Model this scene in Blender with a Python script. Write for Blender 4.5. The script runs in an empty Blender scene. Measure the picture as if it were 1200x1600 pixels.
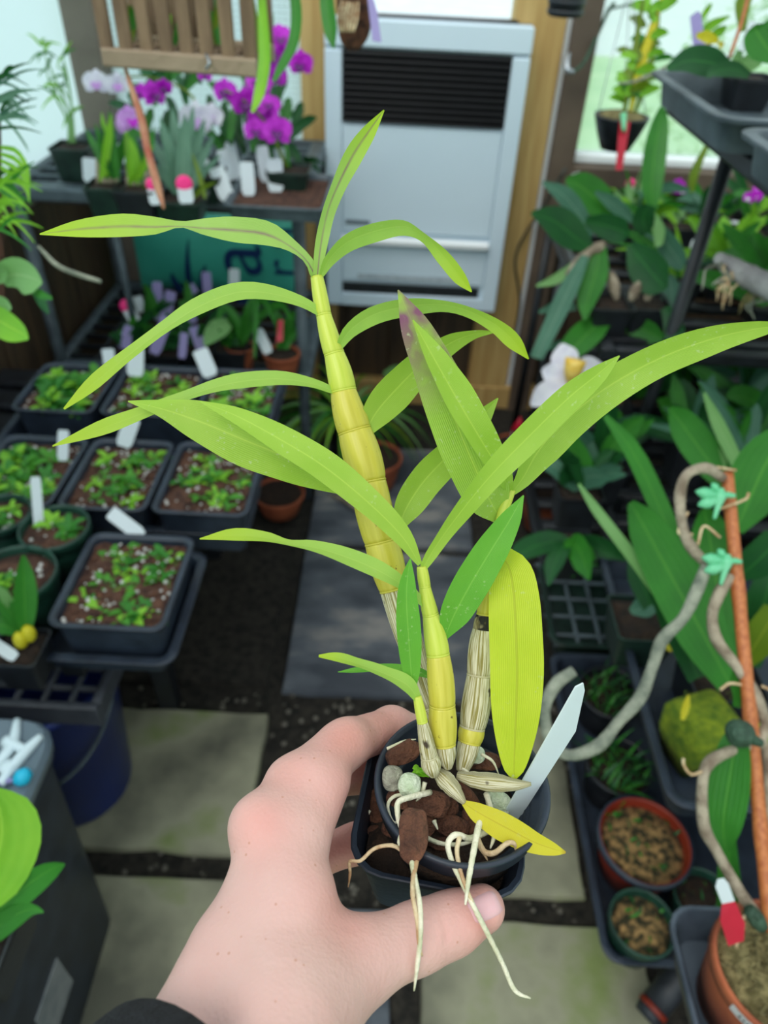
import bpy, math, random
import numpy as np
from mathutils import Vector
from mathutils.bvhtree import BVHTree
random.seed(7); rng = np.random.default_rng(7)
scene = bpy.context.scene
col = scene.collection
# ------------------------------------------------------------------ camera
H = 1.45; TH = math.radians(40.); RO = math.radians(2.9); FP = 1130.
C = np.array([0, 0, H])
F = np.array([0, math.cos(TH), -math.sin(TH)])
_r0 = np.array([1., 0, 0]); _d0 = -np.array([0, math.sin(TH), math.cos(TH)])
R = math.cos(RO)*_r0 - math.sin(RO)*_d0
D = math.sin(RO)*_r0 + math.cos(RO)*_d0
cam = bpy.data.cameras.new('camera'); camo = bpy.data.objects.new('camera', cam); col.objects.link(camo)
from mathutils import Matrix
camo.matrix_world = Matrix(((R[0], -D[0], -F[0], C[0]), (R[1], -D[1], -F[1], C[1]), (R[2], -D[2], -F[2], C[2]), (0, 0, 0, 1)))
cam.sensor_fit = 'VERTICAL'; cam.sensor_height = 36; cam.lens = FP/1600*36
cam.clip_start = .01; cam.clip_end = 200
cam.dof.use_dof = True; cam.dof.focus_distance = .285; cam.dof.aperture_fstop = 9.5
scene.camera = camo
# ------------------------------------------------------------------ light
world = bpy.data.worlds.new('overcast_sky'); scene.world = world; world.use_nodes = True
bg = world.node_tree.nodes['Background']
bg.inputs[0].default_value = (.86, .95, 1., 1); bg.inputs[1].default_value = 1.0
sun = bpy.data.lights.new('sun', 'SUN'); suno = bpy.data.objects.new('sun', sun); col.objects.link(suno)
sun.energy = 1.0; sun.angle = math.radians(35); sun.color = (1, .97, .9)
suno.rotation_euler = (math.radians(28), math.radians(-22), 0); suno.location = (-1, -1, 5)
scene.view_settings.view_transform = 'Standard'; scene.view_settings.look = 'None'
scene.view_settings.exposure = .33; scene.view_settings.gamma = 1
scene.view_settings.use_curve_mapping = False
# ------------------------------------------------------------------ pixel helpers (direction only; depth from what a thing touches)
def ray(x, y): return F + (x-600)/FP*R + (y-800)/FP*D
def dp(x, y, d): return C + d*ray(x, y)
def onz(x, y, z): r = ray(x, y); return C + r*(z-H)/r[2]
def ony(x, y, Y): r = ray(x, y); return C + r*Y/r[1]
def onx(x, y, X): r = ray(x, y); return C + r*X/r[0]
def nrm(v): v = np.asarray(v, float); return v/(np.linalg.norm(v)+1e-12)
# ------------------------------------------------------------------ materials
def lin(h):
    h = h.lstrip('#'); out = []
    for i in (0, 2, 4):
        c = int(h[i:i+2], 16)/255
        out.append(c/12.92 if c <= .04045 else ((c+.055)/1.055)**2.4)
    return (*out, 1)
MATS = {}
def mat(name, c1, c2=None, rough=.6, scale=20, bump=0, bscale=None, metal=0, detail=4, contrast=(.35, .65), transl=0, spec=.5, stretch=None, c3=None, sss=0):
    if name in MATS: return MATS[name]
    m = bpy.data.materials.new(name); m.use_nodes = True; nt = m.node_tree; N = nt.nodes; L = nt.links
    b = N['Principled BSDF']; b.inputs['Roughness'].default_value = rough; b.inputs['Metallic'].default_value = metal
    b.inputs['Specular IOR Level'].default_value = spec
    b.inputs['Base Color'].default_value = lin(c1)
    tc = N.new('ShaderNodeTexCoord'); vec = tc.outputs['Object']
    if stretch:
        mp = N.new('ShaderNodeMapping'); mp.inputs['Scale'].default_value = stretch; L.new(vec, mp.inputs[0]); vec = mp.outputs[0]
    colout = None
    if c2:
        nz = N.new('ShaderNodeTexNoise'); nz.inputs['Scale'].default_value = scale; nz.inputs['Detail'].default_value = detail
        L.new(vec, nz.inputs['Vector'])
        cr = N.new('ShaderNodeValToRGB'); cr.color_ramp.elements[0].position = contrast[0]; cr.color_ramp.elements[1].position = contrast[1]
        cr.color_ramp.elements[0].color = lin(c1); cr.color_ramp.elements[1].color = lin(c2)
        if c3:
            e = cr.color_ramp.elements.new(min(1, contrast[1]+.12)); e.color = lin(c3)
        L.new(nz.outputs['Fac'], cr.inputs[0]); L.new(cr.outputs[0], b.inputs['Base Color']); colout = cr.outputs[0]
    if bump:
        n2 = N.new('ShaderNodeTexNoise'); n2.inputs['Scale'].default_value = bscale or scale*2; n2.inputs['Detail'].default_value = 6
        L.new(vec, n2.inputs['Vector'])
        bp = N.new('ShaderNodeBump'); bp.inputs['Strength'].default_value = bump; bp.inputs['Distance'].default_value = .01
        L.new(n2.outputs['Fac'], bp.inputs['Height']); L.new(bp.outputs[0], b.inputs['Normal'])
    if sss:
        b.inputs['Subsurface Weight'].default_value = sss; b.inputs['Subsurface Radius'].default_value = (.006, .003, .002); b.inputs['Subsurface Scale'].default_value = 1
    if transl:
        t = N.new('ShaderNodeBsdfTranslucent'); mx = N.new('ShaderNodeMixShader'); mx.inputs[0].default_value = transl
        t.inputs[0].default_value = lin(c1)
        if colout: L.new(colout, t.inputs[0])
        L.new(b.outputs[0], mx.inputs[1]); L.new(t.outputs[0], mx.inputs[2]); L.new(mx.outputs[0], N['Material Output'].inputs[0])
    MATS[name] = m; return m
def leafmat(name, c, cmid, cvar, rough=.42, transl=.3, spots=0, purple=None, ppos=None, nveins=26, tip=None):
    """leaf: UV u across, v along; midrib line, fine parallel veins, blotches, mineral flecks, coloured tip or edge"""
    if name in MATS: return MATS[name]
    m = bpy.data.materials.new(name); m.use_nodes = True; nt = m.node_tree; N = nt.nodes; L = nt.links
    b = N['Principled BSDF']; b.inputs['Roughness'].default_value = rough; b.inputs['Specular IOR Level'].default_value = .4
    uv = N.new('ShaderNodeUVMap'); sep = N.new('ShaderNodeSeparateXYZ'); L.new(uv.outputs[0], sep.inputs[0])
    tc = N.new('ShaderNodeTexCoord')
    def math_(op, a, bb=None, clamp=False):
        n = N.new('ShaderNodeMath'); n.operation = op; n.use_clamp = clamp
        for i, v in enumerate((a, bb)):
            if v is None: continue
            if isinstance(v, (int, float)): n.inputs[i].default_value = v
            else: L.new(v, n.inputs[i])
        return n.outputs[0]
    def mix(fac, a, bb):
        n = N.new('ShaderNodeMix'); n.data_type = 'RGBA'
        if isinstance(fac, (int, float)): n.inputs[0].default_value = fac
        else: L.new(fac, n.inputs[0])
        for s, v in ((n.inputs[6], a), (n.inputs[7], bb)):
            if isinstance(v, tuple): s.default_value = v
            else: L.new(v, s)
        return n.outputs[2]
    nz = N.new('ShaderNodeTexNoise'); nz.inputs['Scale'].default_value = 60 if spots else 18; nz.inputs['Detail'].default_value = 3
    L.new(tc.outputs['Object'], nz.inputs['Vector'])
    f1 = math_('MULTIPLY_ADD', nz.outputs['Fac'], 2.2, ); N[-1].inputs[2].default_value = -.6; N[-1].use_clamp = True
    cc = mix(f1, lin(c), lin(cvar))
    # parallel veins
    sv = math_('SINE', math_('MULTIPLY', sep.outputs[0], nveins*6.283)); sv2 = math_('MULTIPLY', math_('ADD', sv, 1), .09 if nveins > 10 else .035)
    cc = mix(sv2, cc, lin(cmid))
    du = math_('ABSOLUTE', math_('SUBTRACT', sep.outputs[0], .5))
    rib = math_('SUBTRACT', 1, math_('MULTIPLY', du, 28), True)
    cc = mix(math_('MULTIPLY', rib, .65), cc, lin(cmid))
    if tip:
        ft = math_('MULTIPLY', math_('SUBTRACT', sep.outputs[1], tip[1]), 1/(1-tip[1]), True)
        cc = mix(ft, cc, lin(tip[0]))
    if purple:
        n3 = N.new('ShaderNodeTexNoise'); n3.inputs['Scale'].default_value = 90; L.new(tc.outputs['Object'], n3.inputs['Vector'])
        if ppos == 'mid':
            fp = math_('MULTIPLY', math_('SUBTRACT', 1, math_('MULTIPLY', du, 9), True), math_('MULTIPLY', n3.outputs['Fac'], 1.1))
        else:
            fp = math_('MULTIPLY', math_('MULTIPLY', math_('SUBTRACT', sep.outputs[1], .50), 2.6, True), math_('MULTIPLY', math_('SUBTRACT', n3.outputs['Fac'], .30), 4.5, True))
        cc = mix(fp, cc, lin(purple))
    if spots:
        n4 = N.new('ShaderNodeTexNoise'); n4.inputs['Scale'].default_value = 520; n4.inputs['Detail'].default_value = 2; L.new(tc.outputs['Object'], n4.inputs['Vector'])
        n5 = N.new('ShaderNodeTexNoise'); n5.inputs['Scale'].default_value = 55; L.new(tc.outputs['Object'], n5.inputs['Vector'])
        fs = math_('MULTIPLY', math_('MULTIPLY', math_('SUBTRACT', n4.outputs['Fac'], .62), 9, True), math_('MULTIPLY', math_('SUBTRACT', n5.outputs['Fac'], .46), 9, True))
        cc = mix(math_('MULTIPLY', fs, spots), cc, lin('#d3dfae'))
    L.new(cc, b.inputs['Base Color'])
    bp = N.new('ShaderNodeBump'); bp.inputs['Strength'].default_value = .25 if nveins > 10 else .12; bp.inputs['Distance'].default_value = .001
    L.new(math_('ADD', sv, math_('MULTIPLY', rib, -3)), bp.inputs['Height']); L.new(bp.outputs[0], b.inputs['Normal'])
    t = N.new('ShaderNodeBsdfTranslucent'); L.new(cc, t.inputs[0]); mx = N.new('ShaderNodeMixShader'); mx.inputs[0].default_value = transl
    L.new(b.outputs[0], mx.inputs[1]); L.new(t.outputs[0], mx.inputs[2]); L.new(mx.outputs[0], N['Material Output'].inputs[0])
    MATS[name] = m; return m
def canemat(name, c1, c2, ku=26, kv=1.5, lo=.38, hi=.62, rough=.38, spot=None, bump=.3):
    """cane skin: fine streaks running along the tube (UV u around, v along)"""
    if name in MATS: return MATS[name]
    m = bpy.data.materials.new(name); m.use_nodes = True; N = m.node_tree.nodes; L = m.node_tree.links; b = N['Principled BSDF']; b.inputs['Roughness'].default_value = rough
    uv = N.new('ShaderNodeUVMap'); mp = N.new('ShaderNodeMapping'); mp.inputs['Scale'].default_value = (ku, kv, 1); L.new(uv.outputs[0], mp.inputs[0])
    nz = N.new('ShaderNodeTexNoise'); nz.inputs['Scale'].default_value = 1; nz.inputs['Detail'].default_value = 3; L.new(mp.outputs[0], nz.inputs['Vector'])
    cr = N.new('ShaderNodeValToRGB'); cr.color_ramp.elements[0].position = lo; cr.color_ramp.elements[1].position = hi; cr.color_ramp.elements[0].color = lin(c1); cr.color_ramp.elements[1].color = lin(c2)
    L.new(nz.outputs['Fac'], cr.inputs[0]); out = cr.outputs[0]
    if spot:
        tc = N.new('ShaderNodeTexCoord'); n2 = N.new('ShaderNodeTexNoise'); n2.inputs['Scale'].default_value = spot[1]; L.new(tc.outputs['Object'], n2.inputs['Vector'])
        c2_ = N.new('ShaderNodeValToRGB'); c2_.color_ramp.elements[0].position = spot[2]; c2_.color_ramp.elements[0].color = (0, 0, 0, 1); c2_.color_ramp.elements[1].position = spot[2]+.06; c2_.color_ramp.elements[1].color = (1, 1, 1, 1)
        L.new(n2.outputs['Fac'], c2_.inputs[0]); mx = N.new('ShaderNodeMix'); mx.data_type = 'RGBA'; L.new(c2_.outputs[0], mx.inputs[0]); L.new(out, mx.inputs[6]); mx.inputs[7].default_value = lin(spot[0]); out = mx.outputs[2]
    L.new(out, b.inputs['Base Color'])
    bp = N.new('ShaderNodeBump'); bp.inputs['Strength'].default_value = bump; bp.inputs['Distance'].default_value = .001; L.new(nz.outputs['Fac'], bp.inputs['Height']); L.new(bp.outputs[0], b.inputs['Normal'])
    MATS[name] = m; return m
# ------------------------------------------------------------------ object helpers
ORG = {}
def thing(name, label, cat, loc, group=None, kind=None):
    o = bpy.data.objects.new(name, None); col.objects.link(o); o.empty_display_size = .02
    o.location = tuple(float(v) for v in loc); ORG[o.name] = np.asarray(loc, float)
    o['label'] = label; o['category'] = cat
    if group: o['group'] = group
    if kind: o['kind'] = kind
    return o
def mk(name, geo, material, parent=None, smooth=True, label=None, cat=None, group=None, kind=None, loc=None, uv=None):
    v, f = geo[0], geo[1]
    if uv is None and len(geo) > 2: uv = geo[2]
    v = np.asarray(v, float)
    if parent is not None: o0 = ORG[parent.name]
    elif loc is not None: o0 = np.asarray(loc, float)
    else: o0 = np.array([(v[:, 0].min()+v[:, 0].max())/2, (v[:, 1].min()+v[:, 1].max())/2, v[:, 2].min()])
    me = bpy.data.meshes.new(name); me.from_pydata((v-o0).tolist(), [], [list(map(int, q)) for q in f]); me.update()
    if smooth:
        me.polygons.foreach_set('use_smooth', np.ones(len(me.polygons), bool))
        if smooth == 'auto':
            try: me.set_sharp_from_angle(angle=math.radians(38))
            except Exception: pass
    if uv is not None:
        ul = me.uv_layers.new(name='UVMap'); li = np.empty(len(me.loops), int); me.loops.foreach_get('vertex_index', li)
        ul.data.foreach_set('uv', np.asarray(uv, float)[li].ravel())
    if isinstance(material, (list, tuple)):
        for mm in material: me.materials.append(mm)
    else: me.materials.append(material)
    o = bpy.data.objects.new(name, me); col.objects.link(o)
    if parent is not None: o.parent = parent
    else: o.location = tuple(o0)
    ORG[o.name] = o0
    if label: o['label'] = label
    if cat: o['category'] = cat
    if group: o['group'] = group
    if kind: o['kind'] = kind
    return o
def dup_mesh(src, name, loc, rotz=0, scale=1, parent=None, label=None, cat=None, group=None, tilt=(0, 0)):
    o = src.copy(); o.name = name; col.objects.link(o)
    for k in ('label', 'category', 'group'):
        if k in o: del o[k]
    if parent is not None:
        o.parent = parent; o.location = tuple(np.asarray(loc)-ORG[parent.name])
    else: o.location = tuple(loc)
    o.rotation_euler = (tilt[0], tilt[1], rotz); o.scale = (scale,)*3 if isinstance(scale, (int, float)) else scale
    if label: o['label'] = label
    if cat: o['category'] = cat
    if group: o['group'] = group
    ORG[o.name] = np.asarray(loc, float)
    return o
# ------------------------------------------------------------------ geometry
def join(*gs):
    V = []; Fs = []; U = []; n = 0; hasuv = all(len(g) > 2 for g in gs)
    for g in gs:
        v = np.asarray(g[0], float); V.append(v); Fs += [[i+n for i in q] for q in g[1]]; n += len(v)
        if hasuv: U.append(np.asarray(g[2], float))
    r = (np.vstack(V), Fs)
    return r + (np.vstack(U),) if hasuv else r
def frame(ax):
    ax = nrm(ax); t = np.array([1., 0, 0]) if abs(ax[0]) < .8 else np.array([0, 1., 0])
    u = nrm(np.cross(ax, t)); w = np.cross(ax, u); return u, w
def rotz(v, a, c=(0, 0, 0)):
    v = np.asarray(v, float)-c; ca, sa = math.cos(a), math.sin(a)
    return np.c_[v[:, 0]*ca-v[:, 1]*sa, v[:, 0]*sa+v[:, 1]*ca, v[:, 2]]+c
def box(lo, hi, b=.003):
    """box with chamfered edges"""
    lo = np.minimum(lo, hi).astype(float); hi = np.maximum(lo, hi).astype(float) if False else np.asarray(hi, float)
    b = min(b, .45*min(hi-lo))
    prof = [(lo[2], b), (lo[2]+b, 0), (hi[2]-b, 0), (hi[2], b)]
    V = []
    for z, i in prof:
        x0, x1, y0, y1 = lo[0]+i, hi[0]-i, lo[1]+i, hi[1]-i; k = b*.5
        V += [(x0+k, y0, z), (x1-k, y0, z), (x1, y0+k, z), (x1, y1-k, z), (x1-k, y1, z), (x0+k, y1, z), (x0, y1-k, z), (x0, y0+k, z)]
    Fs = []
    for r in range(3):
        for i in range(8): j = (i+1) % 8; Fs.append([r*8+i, r*8+j, r*8+8+j, r*8+8+i])
    Fs.append(list(range(7, -1, -1))); Fs.append(list(range(24, 32)))
    return np.array(V), Fs
def bar(p, q, w, h=None, b=.15, up=(0, 0, 1)):
    """rectangular bar from p to q, w across, h deep"""
    p = np.asarray(p, float); q = np.asarray(q, float); h = h or w; ax = nrm(q-p)
    up = np.asarray(up, float)
    if abs(ax@up) > .95: up = np.array([0, 1., 0])
    s = nrm(np.cross(ax, up)); u = np.cross(s, ax); k = b*min(w, h)
    sec = [(-w/2+k, -h/2), (w/2-k, -h/2), (w/2, -h/2+k), (w/2, h/2-k), (w/2-k, h/2), (-w/2+k, h/2), (-w/2, h/2-k), (-w/2, -h/2+k)]
    V = [e+a*s+c*u for e in (p, q) for a, c in sec]
    Fs = [[i, (i+1) % 8, 8+(i+1) % 8, 8+i] for i in range(8)] + [list(range(7, -1, -1)), list(range(8, 16))]
    return np.array(V), Fs
def spline(P, n):
    P = np.asarray(P, float); m = len(P)
    if m == 2: return P[0]+(P[1]-P[0])*np.linspace(0, 1, n)[:, None]
    seg = np.linalg.norm(np.diff(P[:, :3], axis=0), axis=1)**.5; t = np.r_[0, np.cumsum(seg)]; t /= t[-1]
    out = []
    for s in np.linspace(0, 1, n):
        i = min(max(np.searchsorted(t, s)-1, 0), m-2); h = t[i+1]-t[i]; x = (s-t[i])/h
        def tan(j):
            if j == 0: return (P[1]-P[0])/(t[1]-t[0])
            if j == m-1: return (P[-1]-P[-2])/(t[-1]-t[-2])
            return (P[j+1]-P[j-1])/(t[j+1]-t[j-1])
        h00 = 2*x**3-3*x*x+1; h10 = x**3-2*x*x+x; h01 = -2*x**3+3*x*x; h11 = x**3-x*x
        out.append(h00*P[i]+h10*h*tan(i)+h01*P[i+1]+h11*h*tan(i+1))
    return np.array(out)
def tube(P, r, n=None, seg=8, wob=0):
    """tapered tube through points; r a number or per-point list"""
    P = np.asarray(P, float); r = np.full(len(P), r, float) if np.isscalar(r) else np.asarray(r, float)
    Q = spline(np.c_[P, r], n or max(2, len(P)*4)) if (n or len(P) > 2) else np.c_[P, r]
    p, rr = Q[:, :3], np.maximum(Q[:, 3], 1e-5)
    T = np.gradient(p, axis=0); u, w = frame(T[0]); V = []; U = []
    m = len(p)
    for i in range(m):
        t = nrm(T[i]); u = nrm(u-(u@t)*t); w = np.cross(t, u)
        rad = rr[i]*(1+wob*(rng.random()-.5))
        for k in range(seg):
            a = 2*math.pi*k/seg; V.append(p[i]+rad*(math.cos(a)*u+math.sin(a)*w)); U.append((k/seg, i/(m-1)))
    Fs = [[i*seg+k, i*seg+(k+1) % seg, (i+1)*seg+(k+1) % seg, (i+1)*seg+k] for i in range(m-1) for k in range(seg)]
    Fs += [list(range(seg-1, -1, -1)), list(range((m-1)*seg, m*seg))]
    return np.array(V), Fs, np.array(U)
def lathe(prof, c, ax=(0, 0, 1), seg=28, caps=True):
    """profile (radius, height) about axis through c"""
    c = np.asarray(c, float); ax = nrm(ax); u, w = frame(ax); V = []
    for r, h in prof:
        for k in range(seg):
            a = 2*math.pi*k/seg; V.append(c+ax*h+max(r, 1e-5)*(math.cos(a)*u+math.sin(a)*w))
    m = len(prof); Fs = [[i*seg+k, i*seg+(k+1) % seg, (i+1)*seg+(k+1) % seg, (i+1)*seg+k] for i in range(m-1) for k in range(seg)]
    if caps: Fs.append(list(range(seg-1, -1, -1))); Fs.append(list(range((m-1)*seg, m*seg)))
    return np.array(V), Fs
def rrect(hx, hy, r, k=5):
    out = []
    for cx, cy, a0 in ((hx-r, hy-r, 0), (-hx+r, hy-r, 90), (-hx+r, -hy+r, 180), (hx-r, -hy+r, 270)):
        for i in range(k): a = math.radians(a0+90*i/(k-1)); out.append((cx+r*math.cos(a), cy+r*math.sin(a)))
    return out
def rloft(levels, c, rz=0, cap=(True, True)):
    """levels: (half_x, half_y, corner_r, z); stacked rounded rectangles"""
    V = []; n = None
    for hx, hy, r, z in levels:
        q = rrect(hx, hy, r); n = len(q); V += [(x, y, z) for x, y in q]
    Fs = [[i*n+k, i*n+(k+1) % n, (i+1)*n+(k+1) % n, (i+1)*n+k] for i in range(len(levels)-1) for k in range(n)]
    if cap[0]: Fs.append(list(range(n-1, -1, -1)))
    if cap[1]: Fs.append(list(range((len(levels)-1)*n, len(levels)*n)))
    return rotz(np.array(V), rz)+np.asarray(c), Fs
def tray_geo(hx, hy, depth, wall=.003, lip=.006, r=.012, taper=.006):
    """open tray, rim top at z = 0, floor at -depth"""
    return rloft([(hx-taper, hy-taper, r, -depth), (hx-.001, hy-.001, r, -.006), (hx+lip, hy+lip, r+lip, -.006), (hx+lip+.001, hy+lip+.001, r+lip, -.001), (hx+lip, hy+lip, r+lip, 0), (hx, hy, r, 0),
                  (hx-wall, hy-wall, r, -.003), (hx-taper-wall, hy-taper-wall, r, -depth+wall)], (0, 0, 0))
def blob(c, s, n=2, rough=.25, seed=0, ax=None):
    """irregular stone or chip: subdivided octahedron with noise, s = half sizes"""
    g = np.random.default_rng(seed)
    v = [np.array(p, float) for p in ((1, 0, 0), (-1, 0, 0), (0, 1, 0), (0, -1, 0), (0, 0, 1), (0, 0, -1))]
    f = [(0, 2, 4), (2, 1, 4), (1, 3, 4), (3, 0, 4), (2, 0, 5), (1, 2, 5), (3, 1, 5), (0, 3, 5)]
    for _ in range(n):
        mid = {}; nf = []
        def md(a, b):
            k = (min(a, b), max(a, b))
            if k not in mid: v.append(nrm(v[a]+v[b])); mid[k] = len(v)-1
            return mid[k]
        for a, b, cc in f:
            x, y, z = md(a, b), md(b, cc), md(cc, a); nf += [(a, x, z), (b, y, x), (cc, z, y), (x, y, z)]
        f = nf
    V = np.array(v); ph = g.random((5, 3))*6; fr = g.normal(size=(5, 3))*2.2
    disp = sum(np.sin(V@fr[i]+ph[i, 0]) for i in range(5))/5
    V = V*(1+rough*disp)[:, None]
    q = np.sign(V)*np.abs(V)**.8
    return q*np.asarray(s)+np.asarray(c), [list(x) for x in f]
def ribbon(P, W, Nn, fold=.15, n=18, m=7, wav=0, seed=0):
    """leaf blade: spine P, half widths W, upper-side normals Nn; V-fold along the midrib"""
    P = np.asarray(P, float); W = np.asarray(W, float); Nn = np.asarray(Nn, float)
    Q = spline(np.c_[P, W, Nn], n); p = Q[:, :3]; w = np.maximum(Q[:, 3], 1e-5); nn = Q[:, 4:7]
    T = np.gradient(p, axis=0); V = []; U = []; ph = seed*1.7
    for i in range(n):
        t = nrm(T[i]); k = nrm(nn[i]-(nn[i]@t)*t); e = np.cross(t, k)
        for j in range(m):
            s = -1+2*j/(m-1)
            up = fold*w[i]*(abs(s)**1.2) + wav*w[i]*abs(s)*math.sin(i*.9+ph+(2 if s > 0 else 0))
            V.append(p[i]+s*w[i]*e+up*k); U.append(((s+1)/2, i/(n-1)))
    Fs = [[i*m+j, i*m+j+1, (i+1)*m+j+1, (i+1)*m+j] for i in range(n-1) for j in range(m-1)]
    return np.array(V), Fs, np.array(U)
def leafpx(L, phi=25, fold=.15, n=20, m=7, wav=.03, seed=0):
    """leaf given as (px, py, depth, visible width in px[, tilt deg]); tilt turns the blade about its spine"""
    P = []; W = []; Nn = []
    pts = [dp(q[0], q[1], q[2]) for q in L]
    for i, q in enumerate(L):
        a = math.radians(q[4] if len(q) > 4 else phi); p = pts[i]
        t = nrm(pts[min(i+1, len(L)-1)]-pts[max(i-1, 0)]); k = nrm(C-p); k = nrm(k-(k@t)*t); e = np.cross(t, k)
        P.append(p); W.append(q[3]*q[2]/FP/2/max(.2, math.cos(a))); Nn.append(math.cos(a)*k+math.sin(a)*e)
    return ribbon(P, W, Nn, fold, n, m, wav, seed)
def bend(root, direc, length, hw, droop=.5, up=None, prof='strap', fold=.2, n=8, m=3, seed=0, roll=0):
    """free leaf: from root along direc, drooping by gravity"""
    d = nrm(direc); pts = []; p = np.asarray(root, float); k = 7; st = length/(k-1)
    for i in range(k):
        pts.append(p.copy()); d = nrm(d+np.array([0, 0, -droop/(k-1)])); p = p+d*st
    s = np.linspace(0, 1, k)
    w = {'strap': np.minimum(1, .45+s*2.2)*np.minimum(1, (1.02-s)*3.5), 'oval': np.sin(np.pi*np.clip(s*.97+.03, 0, 1))**.7, 'blade': np.clip((1.01-s)*1.6, 0, 1)*np.minimum(1, .6+s*2), 'fat': np.clip(np.sin(np.pi*(s*.93+.07))*1.25, 0, 1)**.8}[prof]
    hz = np.array([math.cos(roll), math.sin(roll), .0])*.25
    Nn = [np.array([0, 0, 1.])+hz-.3*nrm([direc[0], direc[1], 0])for _ in s]
    return ribbon(pts, np.maximum(w, .03)*hw, Nn, fold, n, m, .0, seed)
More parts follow.
